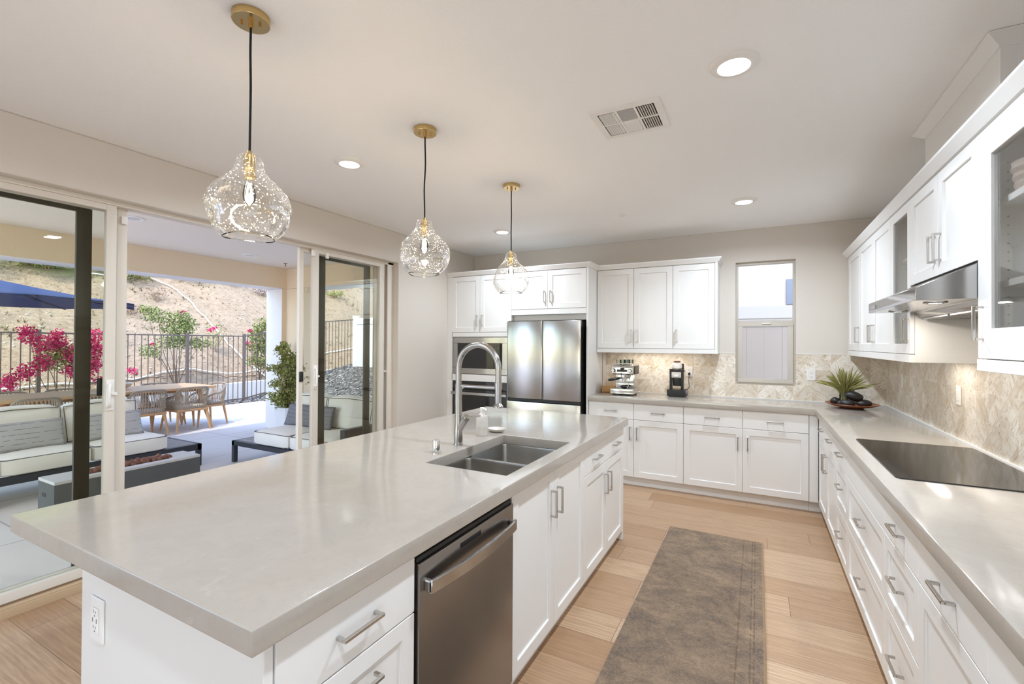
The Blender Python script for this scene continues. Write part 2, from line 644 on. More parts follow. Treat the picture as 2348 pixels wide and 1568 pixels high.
def tile_mat(name, axis):
    w = NT(name)
    x, y, z = w.xyz(w.pos())
    u = x if axis == 'X' else y
    T = 0.31
    uf = w.math('DIVIDE', w.math('ADD', u, 20 - 0.17), T)
    vf = w.math('DIVIDE', w.math('SUBTRACT', z, 0.914 - 0.155), T)
    iu, iv = w.math('FLOOR', uf), w.math('FLOOR', vf)
    fu = w.math('SUBTRACT', w.math('FRACT', uf), 0.5)
    fv = w.math('SUBTRACT', w.math('FRACT', vf), 0.5)
    su, sv = w.math('SIGN', fu), w.math('SIGN', fv)
    s = w.math('ADD', w.math('ABSOLUTE', fu), w.math('ABSOLUTE', fv))
    sb = w.math('MULTIPLY', s, 3.0)
    band = w.math('FLOOR', sb)
    pid = w.comb(w.math('ADD', w.math('MULTIPLY', iu, 7.13), su), w.math('ADD', w.math('MULTIPLY', iv, 3.71), w.math('MULTIPLY', sv, 2.3)), w.math('MULTIPLY', band, 1.9))
    wn = w.n('ShaderNodeTexWhiteNoise', noise_dimensions='3D')
    w.l(pid, wn.inputs['Vector'])
    h = wn.outputs['Value']
    # veins run along each strip
    a = w.math('ADD', w.math('MULTIPLY', fu, su), w.math('MULTIPLY', fv, sv))
    b = w.math('SUBTRACT', w.math('MULTIPLY', fu, sv), w.math('MULTIPLY', fv, su))
    alt = w.math('GREATER_THAN', h, 0.55)
    a2 = w.math('ADD', w.math('MULTIPLY', a, w.math('SUBTRACT', 1.0, alt)), w.math('MULTIPLY', b, alt))
    b2 = w.math('ADD', w.math('MULTIPLY', b, w.math('SUBTRACT', 1.0, alt)), w.math('MULTIPLY', a, alt))
    vv = w.comb(w.math('ADD', w.math('MULTIPLY', a2, 3.2), w.math('MULTIPLY', h, 40)), w.math('MULTIPLY', b2, 0.8), w.math('MULTIPLY', h, 17))
    n1 = w.noise(vv, 2.2, 6, 0.6, 1.4)
    n2 = w.noise(vv, 6.0, 4, 0.6, 0.8)
    base = w.mix(h, lin(216, 204, 187), lin(244, 238, 228))
    base = w.mix(w.ramp(n1, [(0.45, (0, 0, 0, 1)), (0.74, (0.85, 0.85, 0.85, 1))]), base, lin(196, 172, 136))
    base = w.mix(w.ramp(n2, [(0.56, (0, 0, 0, 1)), (0.74, (0.9, 0.9, 0.9, 1))]), base, lin(150, 122, 88))
    fr = w.math('FRACT', sb)
    g1 = w.math('LESS_THAN', w.math('MINIMUM', fr, w.math('SUBTRACT', 1.0, fr)), 0.012)
    g2 = w.math('LESS_THAN', w.math('MINIMUM', w.math('ABSOLUTE', fu), w.math('SUBTRACT', 0.5, w.math('ABSOLUTE', fu))), 0.004)
    g3 = w.math('LESS_THAN', w.math('MINIMUM', w.math('ABSOLUTE', fv), w.math('SUBTRACT', 0.5, w.math('ABSOLUTE', fv))), 0.004)
    g = w.math('MAXIMUM', g1, w.math('MAXIMUM', g2, g3))
    base = w.mix(w.math('MULTIPLY', g, 0.55), base, lin(238, 230, 218))
    w.l(base, w.b.inputs['Base Color'])
    w.b.inputs['Roughness'].default_value = 0.3
    return w.m
TILEB = tile_mat('marble_mosaic_back', 'X')
TILER = tile_mat('marble_mosaic_right', 'Y')

def quartz():
    w = NT('quartz')
    p = w.pos()
    n1 = w.noise(p, 9, 6, 0.65, 0.6)
    n2 = w.noise(w.mapping(p, (1, 1, 1), (3, 7, 1)), 55, 3)
    vein = w.noise(p, 5, 8, 0.7, 2.5)
    base = w.mix(n1, lin(161, 153, 142), lin(177, 169, 159))
    base = w.mix(w.math('MULTIPLY', w.ramp(vein, [(0.62, (0, 0, 0, 1)), (0.70, (1, 1, 1, 1))]), 0.18), base, lin(204, 198, 189))
    base = w.mix(w.math('MULTIPLY', w.ramp(n2, [(0.55, (0, 0, 0, 1)), (0.8, (1, 1, 1, 1))]), 0.25), base, lin(150, 141, 130))
    w.l(base, w.b.inputs['Base Color'])
    w.b.inputs['Roughness'].default_value = 0.10
    w.b.inputs['IOR'].default_value = 1.75
    return w.m
QUARTZ = quartz()

def rug_mat():
    w = NT('faded_rug')
    p = w.pos()
    x, y, z = w.xyz(p)
    n1 = w.noise(w.mapping(p, (1, 1.3, 1)), 4.5, 6, 0.72, 0.8)
    n2 = w.noise(p, 28, 5, 0.75, 0.5)
    n3 = w.noise(w.mapping(p, (1, 2.6, 1)), 85, 4, 0.75, 1.2)
    base = w.mix(w.ramp(n1, [(0.38, (0, 0, 0, 1)), (0.66, (1, 1, 1, 1))]), lin(98, 86, 78), lin(164, 139, 112))
    base = w.mix(w.math('MULTIPLY', w.ramp(n2, [(0.42, (0, 0, 0, 1)), (0.62, (1, 1, 1, 1))]), 0.5), base, lin(82, 71, 64))
    base = w.mix(w.math('MULTIPLY', w.ramp(n3, [(0.42, (0, 0, 0, 1)), (0.62, (1, 1, 1, 1))]), 0.5), base, lin(190, 162, 132))
    bd = w.math('LESS_THAN', w.math('ABSOLUTE', w.math('ADD', x, 0.0)), 0.0)
    for c in (-0.012, -0.028, -0.085):
        ln = w.math('LESS_THAN', w.math('ABSOLUTE', w.math('SUBTRACT', x, c)), 0.0035)
        bd = w.math('MAXIMUM', bd, w.math('MULTIPLY', ln, w.math('GREATER_THAN', n2, 0.45)))
    base = w.mix(w.math('MULTIPLY', bd, 0.5), base, lin(96, 72, 56))
    edge = w.math('GREATER_THAN', x, 0.028)
    base = w.mix(w.math('MULTIPLY', edge, 0.6), base, lin(176, 142, 100))
    w.l(base, w.b.inputs['Base Color'])
    w.b.inputs['Roughness'].default_value = 0.95
    w.bump(w.math('ADD', n3, n2), 0.9, 0.006)
    return w.m
RUGM = rug_mat()

def patio_mat():
    w = NT('patio_concrete')
    p = w.pos()
    x, y, z = w.xyz(p)
    n1 = w.noise(p, 1.4, 5)
    n2 = w.noise(p, 60, 3)
    base = w.mix(n1, lin(200, 194, 192), lin(213, 208, 205))
    base = w.mix(w.math('MULTIPLY', n2, 0.12), base, lin(170, 160, 152))
    jx = w.math('ABSOLUTE', w.math('SUBTRACT', w.math('FRACT', w.math('DIVIDE', w.math('ADD', x, 20.4), 1.35)), 0.5))
    jy = w.math('ABSOLUTE', w.math('SUBTRACT', w.math('FRACT', w.math('DIVIDE', w.math('ADD', y, 20.35), 1.5)), 0.5))
    j = w.math('MAXIMUM', w.math('LESS_THAN', jx, 0.0055), w.math('LESS_THAN', jy, 0.005))
    base = w.mix(w.math('MULTIPLY', j, 0.5), base, lin(120, 112, 108))
    w.l(base, w.b.inputs['Base Color'])
    w.b.inputs['Roughness'].default_value = 0.85
    return w.m
PATIO = patio_mat()

def dirt_mat():
    w = NT('hillside_dirt')
    p = w.pos()
    x, y, z = w.xyz(p)
    n1 = w.noise(p, 0.55, 6, 0.6)
    n2 = w.noise(w.mapping(p, (1, 1, 1.6)), 5.0, 6, 0.72, 0.6)
    n3 = w.noise(w.mapping(p, (1, 1, 1.4), (4, 2, 9)), 13.0, 4, 0.7, 0.8)
    base = w.mix(n1, lin(182, 160, 134), lin(164, 140, 112))
    base = w.mix(w.ramp(n2, [(0.47, (0, 0, 0, 1)), (0.68, (0.9, 0.9, 0.9, 1))]), base, lin(142, 120, 94))
    base = w.mix(w.ramp(n3, [(0.56, (0, 0, 0, 1)), (0.66, (0.8, 0.8, 0.8, 1))]), base, lin(128, 112, 78))
    base = w.mix(w.ramp(n3, [(0.26, (0.8, 0.8, 0.8, 1)), (0.36, (0, 0, 0, 1))]), base, lin(204, 189, 168))
    gr = w.math('MULTIPLY', w.ramp(w.math('ADD', w.math('MULTIPLY', w.math('SUBTRACT', z, 3.25), 0.7), n1), [(0.5, (0, 0, 0, 1)), (0.9, (1, 1, 1, 1))]), w.ramp(w.math('MULTIPLY', w.math('SUBTRACT', 8.0, y), 0.3), [(0.2, (0, 0, 0, 1)), (0.6, (1, 1, 1, 1))]))
    base = w.mix(w.math('MULTIPLY', gr, 0.8), base, lin(150, 158, 92))
    w.l(base, w.b.inputs['Base Color'])
    w.b.inputs['Roughness'].default_value = 0.95
    w.bump(w.math('ADD', n2, n3), 0.8, 0.06)
    return w.m
DIRT = dirt_mat()

def gravel_mat():
    w = NT('gravel_bed')
    p = w.pos()
    vo = w.n('ShaderNodeTexVoronoi')
    vo.inputs['Scale'].default_value = 17
    w.l(w.mapping(p, (1, 1, 1.0)), vo.inputs['Vector'])
    sx = w.n('ShaderNodeSeparateColor')
    w.l(vo.outputs['Color'], sx.inputs[0])
    base = w.ramp(sx.outputs[0], [(0.0, lin(58, 56, 54)), (0.55, lin(112, 108, 104)), (1.0, lin(206, 200, 192))])
    base = w.mix(w.ramp(vo.outputs['Distance'], [(0.45, (0, 0, 0, 1)), (0.8, (1, 1, 1, 1))]), base, lin(44, 40, 38))
    w.l(base, w.b.inputs['Base Color'])
    w.b.inputs['Roughness'].default_value = 0.9
    w.bump(w.math('SUBTRACT', 1.0, vo.outputs['Distance']), 1.0, 0.03)
    return w.m
GRAVEL = gravel_mat()

def pillow_mat():
    w = NT('lined_pillow')
    tc = w.n('ShaderNodeTexCoord').outputs['Generated']
    x, y, z = w.xyz(tc)
    rows = w.math('MULTIPLY', z, 6.0)
    ln = w.math('LESS_THAN', w.math('ABSOLUTE', w.math('SUBTRACT', w.math('FRACT', rows), 0.5)), 0.045)
    br = w.n('ShaderNodeTexNoise')
    br.inputs['Scale'].default_value = 3.0
    w.l(w.comb(w.math('MULTIPLY', w.math('ADD', x, y), 2.5), w.math('FLOOR', rows), 0.0), br.inputs['Vector'])
    ln = w.math('MULTIPLY', ln, w.math('GREATER_THAN', br.outputs['Fac'], 0.47))
    n = w.noise(tc, 60, 3)
    base = w.mix(n, lin(168, 166, 168), lin(190, 187, 186))
    base = w.mix(w.math('MULTIPLY', ln, .8), base, lin(84, 82, 90))
    w.l(base, w.b.inputs['Base Color'])
    w.b.inputs['Roughness'].default_value = 0.95
    return w.m
PILLOW = pillow_mat()
def pillow_dark():
    m = PILLOW.copy()
    m.name = 'lined_pillow_dark'
    for nd in m.node_tree.nodes:
        if nd.type == 'MIX':
            for s in ('A', 'B'):
                if not nd.inputs[s].is_linked:
                    c = nd.inputs[s].default_value
    return m
# ------------------------------------------------------------------ room shell
XL, XR, YB, YR, HC = -3.47, 1.065, 5.405, -3.2, 2.672
ZP = -0.03            # patio level
OPY0, OPY1, OPZ = 0.30, 3.875, 2.345

struct(G().box(-3.62, 1.2, YR - .1, YB + .1, -0.12, 0).build('floor', FLOORM, smooth=False))
struct(G().box(-3.64, 1.25, YR - .15, YB + .15, HC, HC + .2).build('ceiling', CEIL, smooth=False))

def wall_ring(name, F, u0, u1, v0, v1, hole, w0, w1, m, bevel=0.0):
    """wall slab in (u,v) with one rectangular hole"""
    us = [u0, hole[0], hole[1], u1]
    vs = [v0, hole[2], hole[3], v1]
    g = G()
    vt = {}
    for k, w in enumerate((w0, w1)):
        for i, u in enumerate(us):
            for j, v in enumerate(vs):
                vt[i, j, k] = g.bm.verts.new(F(u, v, w))
    solid = lambda i, j: 0 <= i < 3 and 0 <= j < 3 and not (i == 1 and j == 1) and us[i + 1] - us[i] > 1e-6 and vs[j + 1] - vs[j] > 1e-6
    for i in range(3):
        for j in range(3):
            if not solid(i, j):
                continue
            for k in (0, 1):
                g.bm.faces.new([vt[i, j, k], vt[i + 1, j, k], vt[i + 1, j + 1, k], vt[i, j + 1, k]])
            for (di, dj, a, b) in ((-1, 0, (i, j), (i, j + 1)), (1, 0, (i + 1, j), (i + 1, j + 1)), (0, -1, (i, j), (i + 1, j)), (0, 1, (i, j + 1), (i + 1, j + 1))):
                if not solid(i + di, j + dj):
                    g.bm.faces.new([vt[a[0], a[1], 0], vt[b[0], b[1], 0], vt[b[0], b[1], 1], vt[a[0], a[1], 1]])
    return g.build(name, m, bevel=bevel, seg=3, sharp=50)

# left wall: long opening to the floor (the hole's lower row has no height)
FL = lambda u, v, w: Vector((XL - w, u, v))
g = G()
poly = [(YR, 0), (-2.9, 0), (-2.9, OPZ), (-.2, OPZ), (-.2, 0), (OPY0, 0), (OPY0, OPZ), (OPY1, OPZ), (OPY1, 0), (YB + .1, 0), (YB + .1, HC), (YR, HC)]
g.prism(poly, lambda u, v, w: FL(u, v, w), 0, 0.17)
struct(g.build('wall_left', WALL, bevel=0.012, seg=3, sharp=50))
w4 = struct(bpy.data.objects.new('added_window_4', None))  # added window, out of view, lets in more daylight from the left
COL.objects.link(w4)
g = G()
for (a, b, c, d) in ((-2.9, -.2, .04, .09), (-2.9, -.2, 2.30, 2.345), (-2.9, -2.85, .091, 2.299), (-.25, -.2, .091, 2.299), (-1.575, -1.525, .091, 2.299)):
    g.box(XL - .05, XL - .11, a, b, c, d)
g.build('window_frame', WINFR, w4)
G().box(XL - .075, XL - .08, -2.85, -.25, .09, 2.30).build('added_window_pane', WINGL, w4, smooth=False)
FBK = lambda u, v, w: Vector((u, YB + w, v))
WX0, WX1, WZ0, WZ1 = -0.20, 0.341, 1.055, 2.333
struct(wall_ring('wall_back', FBK, XL - .17, XR + .1, 0, HC, (WX0, WX1, WZ0, WZ1), 0, 0.15, WALL, 0.006))
FRE = lambda u, v, w: Vector((u, YR - w, v))
struct(wall_ring('wall_rear', FRE, XL - .17, XR + .1, 0, HC, (-3.3, -1.7, 0.04, 1.75), 0, 0.15, WALL))
mat('bounce_concrete', lin(244, 242, 238), .9, vary=(2, .05, (1, 1, 1)))  # extra pale so the added slabs outside throw light indoors
struct(wall_ring('wall_right', lambda u, v, w: Vector((XR + w, u, v)), YR, YB, 0, HC, (-2.9, -.4, .04, 2.45), 0, .15, WALL))
w3 = struct(bpy.data.objects.new('added_window_3', None))  # added window behind the camera, admits bounced daylight for the ceiling
COL.objects.link(w3)
g = G()
for (a, b, c, d) in ((-2.9, -.4, .04, .09), (-2.9, -.4, 2.40, 2.45), (-2.9, -2.85, .091, 2.399), (-.45, -.4, .091, 2.399), (-1.675, -1.625, .091, 2.399)):
    g.box(XR + .04, XR + .10, a, b, c, d)
g.build('window_frame', WINFR, w3)
G().box(XR + .07, XR + .075, -2.85, -.45, .09, 2.40).build('added_window_pane', WINGL, w3, smooth=False)
struct(G().box(XR + .16, 12, -3.3, 3.0, -.25, -.05).build('bounce_side_terrace', mat('bounce_concrete', (1, 1, 1, 1)), smooth=False))  # added unseen slab, bounces daylight in through the right-hand window
# added rear window, unseen behind the camera, there to light the room
w2 = struct(bpy.data.objects.new('added_window_2', None))
COL.objects.link(w2)
g = G()
for (a, b, c, d) in ((-3.3, -1.7, .04, .09), (-3.3, -1.7, 1.70, 1.75), (-3.3, -3.25, .091, 1.699), (-1.75, -1.7, .091, 1.699)):
    g.box(a, b, YR - .1, YR - .04, c, d)
g.build('window_frame', WINFR, w2)
G().box(-3.25, -1.75, YR - .075, YR - .07, .09, 1.70).build('added_window_pane', WINGL, w2, smooth=False)
struct(G().box(-12, 12, -16, YR - .16, -.25, -.05).build('bounce_terrace', mat('bounce_concrete', lin(244, 242, 238), .9, vary=(2, .05, (1, 1, 1))), smooth=False))  # added unseen slab, bounces sunlight through the rear window onto the ceiling

# baseboard on the left wall, right of the door
struct(G().box(XL, XL + .014, OPY1 + .01, 4.78, 0, .1).build('baseboard_left', CAB, bevel=.003))

# backsplash tile
SPZ0, SPZ1 = 0.914, 1.375
bs = wall_ring('backsplash_back', lambda u, v, w: Vector((u, YB - w, v)), -1.606, XR, SPZ0, SPZ1, (WX0, WX1, WZ0, SPZ1), 0, 0.008, TILEB)
struct(bs)
struct(G().box(XR - .008, XR, 0.4, YB - .008, SPZ0, SPZ1).build('backsplash_right', TILER, smooth=False))
struct(G().box(-0.352, WX0, YB - .011, YB - .002, SPZ1, SPZ1 + .006).box(WX1, .74, YB - .011, YB - .002, SPZ1, SPZ1 + .006).build('trim_1', CAB, smooth=False))
struct(G().box(XR - .014, XR - .008, 0.4, YB - .01, SPZ0, SPZ0 + .006).box(-1.6, XR - .014, YB - .014, YB - .008, SPZ0, SPZ0 + .005).build('trim_2', CAB, smooth=False))

# back window: fixed upper light over a lower sash
w1 = struct(bpy.data.objects.new('window_1', None))
COL.objects.link(w1)
yw0, yw1 = YB + .045, YB + .10
g = G()
for (a, b, c, d) in ((WX0, WX1, WZ0, WZ0 + .022), (WX0, WX1, WZ1 - .03, WZ1), (WX0, WX0 + .022, WZ0 + .0221, WZ1 - .0301), (WX1 - .022, WX1, WZ0 + .0221, WZ1 - .0301), (WX0 + .0221, WX1 - .0221, 1.69, 1.715)):
    g.box(a, b, yw0, yw1, c, d)
g.build('window_frame', WINFR, w1, bevel=.003)
g = G()
s = .046
a0, a1, c0, c1 = WX0 + .02, WX1 - .02, WZ0 + .02, 1.69
for (a, b, c, d) in ((a0, a1, c0, c0 + s), (a0, a1, c1 - s * .7, c1), (a0, a0 + s, c0 + s + .0001, c1 - s * .7 - .0001), (a1 - s, a1, c0 + s + .0001, c1 - s * .7 - .0001)):
    g.box(a, b, yw0 - .018, yw0 + .02, c, d)
g.build('lower_sash', WINFR, w1, bevel=.004)
G().box(.045, .125, yw0 - .03, yw0 - .012, 1.683, 1.695).build('sash_lock', WHITEP, w1, bevel=.003)
G().box(a0 + s, a1 - s, yw0 - .002, yw0 + .002, c0 + s, c1 - s * .7).build('lower_pane', WINGL, w1, smooth=False)
G().box(WX0 + .022, WX1 - .022, yw0 + .03, yw0 + .034, 1.715, WZ1 - .03).build('upper_pane', WINGL, w1, smooth=False)

# ------------------------------------------------------------------ sliding glass door
d1 = struct(bpy.data.objects.new('door_1', None))
COL.objects.link(d1)
g = G()
g.box(-3.545, -3.635, OPY0, OPY1, 2.318, OPZ)                       # head
g.box(-3.545, -3.560, OPY1 - .085, OPY1, 0, OPZ)                    # jamb face
g.box(-3.560, -3.635, OPY1 - .03, OPY1, 0, OPZ)
g.box(-3.600, -3.608, OPY1 - .10, OPY1, 0, OPZ)
g.box(-3.545, -3.635, OPY0, OPY0 + .05, 0, OPZ)
g.build('door_frame', FRAMEV, d1, bevel=.004)
g = G()
g.box(-3.495, -3.69, OPY0, OPY1, 0, .048)
g.box(-3.505, -3.535, OPY0, OPY1, .048, .055)
g.box(-3.57, -3.69, OPY0, OPY1, .048, .062)
g.build('door_sill', SILLM, d1, bevel=.004)

def door_panel(y0, y1, x, st, m, glass=True, z0=.062, z1=2.318, top=.036, bot=.055, th=.034):
    p = G()
    p.box(x, x - th, y0, y0 + st, z0, z1).box(x, x - th, y1 - st, y1, z0, z1)
    p.box(x, x - th, y0 + st, y1 - st, z1 - top, z1).box(x, x - th, y0 + st, y1 - st, z0, z0 + bot)
    f = p.build('door_panel', m, d1, bevel=.004)
    if glass:
        xc = x - th / 2
        G().box(xc + .002, xc - .002, y0 + st, y1 - st, z0 + bot, z1 - top).build('glass_pane', DOORGL, f, smooth=False)
    return f
PA = door_panel(OPY0 + .03, 1.388, -3.553, .052, FRAMEV)              # left leaf, nearest track
PB = door_panel(OPY0 + .03, 1.463, -3.600, .052, FRAMEV, True)
PC = door_panel(2.838, 3.745, -3.553, .066, FRAMEV)                   # right leaf, nearest track
PD = door_panel(2.735, 3.70, -3.600, .042, FRAMEV, True)
def dark_screen(y0, y1, x=-3.66):
    p = G()
    for a, b, c, d in ((y0, y0 + .075, .062, 2.30), (y1 - .075, y1, .062, 2.30), (y0 + .0751, y1 - .0751, 2.262, 2.30), (y0 + .0751, y1 - .0751, .062, .10)):
        p.box(x, x - .022, a, b, c, d)
    return p.build('screen_frame', BRONZE, d1, bevel=.003)
dark_screen(OPY0 + .03, 1.305)
dark_screen(2.99, 3.645)

def pull(x, y, z0, z1, parent):
    p = G()
    p.box(x, x + .006, y - .02, y + .02, z0 - .015, z1 + .015)
    p.tube(spline([(x, y - .004, z0 + .02), (x + .03, y - .012, z0 + .012), (x + .045, y - .02, z0 + .045), (x + .045, y - .02, z1 - .045), (x + .03, y - .012, z1 - .012), (x, y - .004, z1 - .02)], 5), .009, 8)
    p.box(x, x + .022, y + .002, y + .03, (z0 + z1) / 2 + .0, (z0 + z1) / 2 + .016)
    return tag(p.build('pull_handle', WHITEP, parent, bevel=.002), 'white pull handle')
pull(-3.553, 1.362, 1.055, 1.215, PA)
pull(-3.553, 2.872, 1.06, 1.245, PC)
G().box(-3.60, -3.588, 2.738, 2.776, 1.117, 1.208).build('lock_case', BLACKP, PD, bevel=.006)
G().box(-3.62, -3.60, 1.32, 1.345, 1.13, 1.24).build('lock_case', BLACKP, PB, bevel=.006)
G().cyl((-3.60, 3.76, 1.16), (-3.55, 3.775, 1.16), .009, n=10).build('door_stop', WHITEP, d1)
for y in (2.815, 2.965):
    G().box(-3.545, -3.53, y, y + .03, 2.25, 2.30).build('alarm_sensor', WHITEP, PC, bevel=.003)
G().box(-3.595, -3.58, 1.425, 1.455, 2.22, 2.27).build('alarm_sensor', WHITEP, PB, bevel=.003)

# ------------------------------------------------------------------ ceiling fittings
def down_light(x, y, label, power=None):
    t = thing('recessed_light', label, 'ceiling light', (x, y, HC), 'recessed ceiling lights')
    # raised baffle trim that tapers to the lens
    G().lathe([(.098, HC), (.098, HC - .004), (.090, HC - .012), (.066, HC - .017), (.062, HC - .014)], (x, y, 0), 40).build('trim_ring', WHITEP, t)
    G().cyl((x, y, HC - .0145), (x, y, HC - .0135), .063, n=40).build('lamp_lens', LEDW, t, smooth=False)
    ld = bpy.data.lights.new('downlight', 'AREA')
    ld.shape = 'DISK'
    ld.size = .12
    ld.energy = (power or DOWN_W) * EXPOSURE_LAMP
    ld.color = (.83, .955, 1.11)
    ld.spread = math.radians(165)
    lo = bpy.data.objects.new('downlight', ld)
    COL.objects.link(lo)
    lo.location = (0, 0, -.02)
    lo.parent = t
    return t
DOWN_W = 17.0
down_light(-0.089, 2.178, 'large bright recessed ceiling light nearest the hood cabinet, right of the air vent', 22)
down_light(-2.406, 2.200, 'recessed ceiling light between the two nearest pendants, on the door side', 12)
down_light(-0.098, 4.302, 'recessed ceiling light near the back wall, above the window side', 18)
down_light(-2.414, 4.310, 'recessed ceiling light above the tall oven cabinet, beside the farthest pendant cord', 12)
for (x, y) in ((-.09, 0.1), (-2.41, 0.1), (-.09, -2.0), (-2.41, -2.0)):  # added lamps behind the camera, never in view, brighten the kitchen
    down_light(x, y, 'added ceiling light behind the camera, out of view, brightening the kitchen', 15 if x > -1 else 8)
sd = G().lathe([(.038, HC), (.038, HC - .006), (.030, HC - .012), (.0, HC - .012)], (-1.108, 4.258, 0), 28).build('sprinkler_cover', WHITEP, loc=(-1.108, 4.258, HC))
tag(sd, 'small flat white round disc on the ceiling, before the back wall', 'sprinkler')

# air vent
vx0, vx1, vy0, vy1 = -.778, -.420, 2.300, 2.640
t = thing('ceiling_vent', 'square white louvred air vent in the ceiling with six slotted panels', 'vent', ((vx0 + vx1) / 2, (vy0 + vy1) / 2, HC))
bo = .035
cols = [vx0 + bo + i * (vx1 - vx0 - 2 * bo) / 3 for i in range(4)]
rows = [vy0 + bo + i * (vy1 - vy0 - 2 * bo) / 2 for i in range(3)]
g = G()
zt, zb = HC, HC - .008
g.box(vx0, vx1, vy0, vy0 + bo, zt, zb).box(vx0, vx1, vy1 - bo, vy1, zt, zb).box(vx0, vx0 + bo, vy0 + bo, vy1 - bo, zt, zb).box(vx1 - bo, vx1, vy0 + bo, vy1 - bo, zt, zb)
for c in cols[1:3]:
    g.box(c - .006, c + .006, vy0 + bo, vy1 - bo, zt, zb + .0005)
g.box(vx0 + bo, vx1 - bo, rows[1] - .006, rows[1] + .006, zt, zb + .001)
g.build('frame', WHITEP, t, bevel=.002)
G().box(vx0 + bo, vx1 - bo, vy0 + bo, vy1 - bo, HC - .0005, HC + .0).build('duct_back', GAP, t, smooth=False)
for ci in range(3):
    g = G()
    for ri in range(2):
        x0, x1, y0, y1 = cols[ci] + .008, cols[ci + 1] - .008, rows[ri] + .008, rows[ri + 1] - .008
        if ci == 1:
            n = 11
            for k in range(n):
                y = y0 + (k + .5) * (y1 - y0) / n
                d = .006 if ri == 1 else -.006
                g.hexa([(x0, y - .004, HC - .001), (x1, y - .004, HC - .001), (x1, y - .003, HC - .001), (x0, y - .003, HC - .001), (x0, y + d, HC - .009), (x1, y + d, HC - .009), (x1, y + d + .001, HC - .009), (x0, y + d + .001, HC - .009)])
        else:
            n = 7
            for k in range(n):
                x = x0 + (k + .5) * (x1 - x0) / n
                d = .007 if ci == 2 else -.007
                g.hexa([(x - d * .4, y0, HC - .001), (x - d * .4, y1, HC - .001), (x - d * .4 + .001, y1, HC - .001), (x - d * .4 + .001, y0, HC - .001), (x + d, y0, HC - .009), (x + d, y1, HC - .009), (x + d + .001, y1, HC - .009), (x + d + .001, y0, HC - .009)])
    g.build('louvre_slats', WHITEP, t, smooth=False)
# ------------------------------------------------------------------ cabinets
def frame_of(side, pos):
    """F(u, v, w): u along the run, v up, w out of the cabinet face (0 = carcass front)"""
    if side == 'back':
        return lambda u, v, w: Vector((u, pos - w, v))
    if side == 'right':
        return lambda u, v, w: Vector((pos - w, u, v))
    if side == 'island':
        return lambda u, v, w: Vector((pos + w, u, v))

GAPW = .0018
DT = .020

def bar_pull(F, u, v, orient, parent, length=.132, proj=.032, s=.0095):
    g = G()
    h = length / 2
    if orient == 'v':
        g.fbox(F, u - s / 2, u + s / 2, v - h, v + h, DT + proj - s, DT + proj)
        for sg in (-1, 1):
            a = v + sg * h - (s if sg > 0 else 0)
            g.fbox(F, u - s / 2, u + s / 2, a, a + s, DT, DT + proj - s)
    else:
        g.fbox(F, u - h, u + h, v - s / 2, v + s / 2, DT + proj - s, DT + proj)
        for sg in (-1, 1):
            a = u + sg * h - (s if sg > 0 else 0)
            g.fbox(F, a, a + s, v - s / 2, v + s / 2, DT, DT + proj - s)
    return g.build('handle', NICKEL, parent, bevel=.0012, seg=1)

def shaker(F, u0, u1, v0, v1, parent, name='door', rail=.058, handle=None):
    u0, u1, v0, v1 = u0 + GAPW, u1 - GAPW, v0 + GAPW, v1 - GAPW
    g = G()
    us, vs = [u0, u0 + rail, u1 - rail, u1], [v0, v0 + rail, v1 - rail, v1]
    V = {}
    for i in range(4):
        for j in range(4):
            V[i, j] = g.bm.verts.new(F(us[i], vs[j], DT))
    B = [g.bm.verts.new(F(a, b, 0)) for a, b in ((u0, v0), (u1, v0), (u1, v1), (u0, v1))]
    e = .006
    I = [g.bm.verts.new(F(a, b, DT - .009)) for a, b in ((us[1] + e * .25, vs[1] + e * .25), (us[2] - e * .25, vs[1] + e * .25), (us[2] - e * .25, vs[2] - e * .25), (us[1] + e * .25, vs[2] - e * .25))]
    fc = g.bm.faces.new
    for i in range(3):
        for j in range(3):
            if (i, j) != (1, 1):
                fc((V[i, j], V[i + 1, j], V[i + 1, j + 1], V[i, j + 1]))
    inner = [V[1, 1], V[2, 1], V[2, 2], V[1, 2]]
    for k in range(4):
        fc((inner[k], inner[(k + 1) % 4], I[(k + 1) % 4], I[k]))
    fc(I)
    fc(list(reversed(B)))
    edges = [[V[i, 0] for i in range(4)], [V[3, j] for j in range(4)], [V[i, 3] for i in (3, 2, 1, 0)], [V[0, j] for j in (3, 2, 1, 0)]]
    for k in range(4):
        fc([B[k]] + [B[(k + 1) % 4]] + list(reversed(edges[k])))
    d = g.build(name, CAB, parent, bevel=.0016, seg=1)
    if handle:
        bar_pull(F, handle[1], handle[2], handle[0], d)
    return d

def slab_front(F, u0, u1, v0, v1, parent, handle=None, name='drawer'):
    d = G().fbox(F, u0 + GAPW, u1 - GAPW, v0 + GAPW, v1 - GAPW, 0, DT).build(name, CAB, parent, bevel=.0016, seg=1)
    if handle:
        bar_pull(F, handle[1], handle[2], handle[0], d)
    return d

def glass_door(F, u0, u1, v0, v1, parent, rail=.058, handle=None):
    u0, u1, v0, v1 = u0 + GAPW, u1 - GAPW, v0 + GAPW, v1 - GAPW
    g = G()
    g.fbox(F, u0, u0 + rail, v0, v1, 0, DT).fbox(F, u1 - rail, u1, v0, v1, 0, DT)
    g.fbox(F, u0 + rail, u1 - rail, v0, v0 + rail, 0, DT).fbox(F, u0 + rail, u1 - rail, v1 - rail, v1, 0, DT)
    d = g.build('glass_door', CAB, parent, bevel=.0016, seg=1)
    G().fbox(F, u0 + rail - .004, u1 - rail + .004, v0 + rail - .004, v1 - rail + .004, .007, .010).build('glass_pane', CABGL, d, smooth=False)
    if handle:
        bar_pull(F, handle[1], handle[2], handle[0], d)
    return d

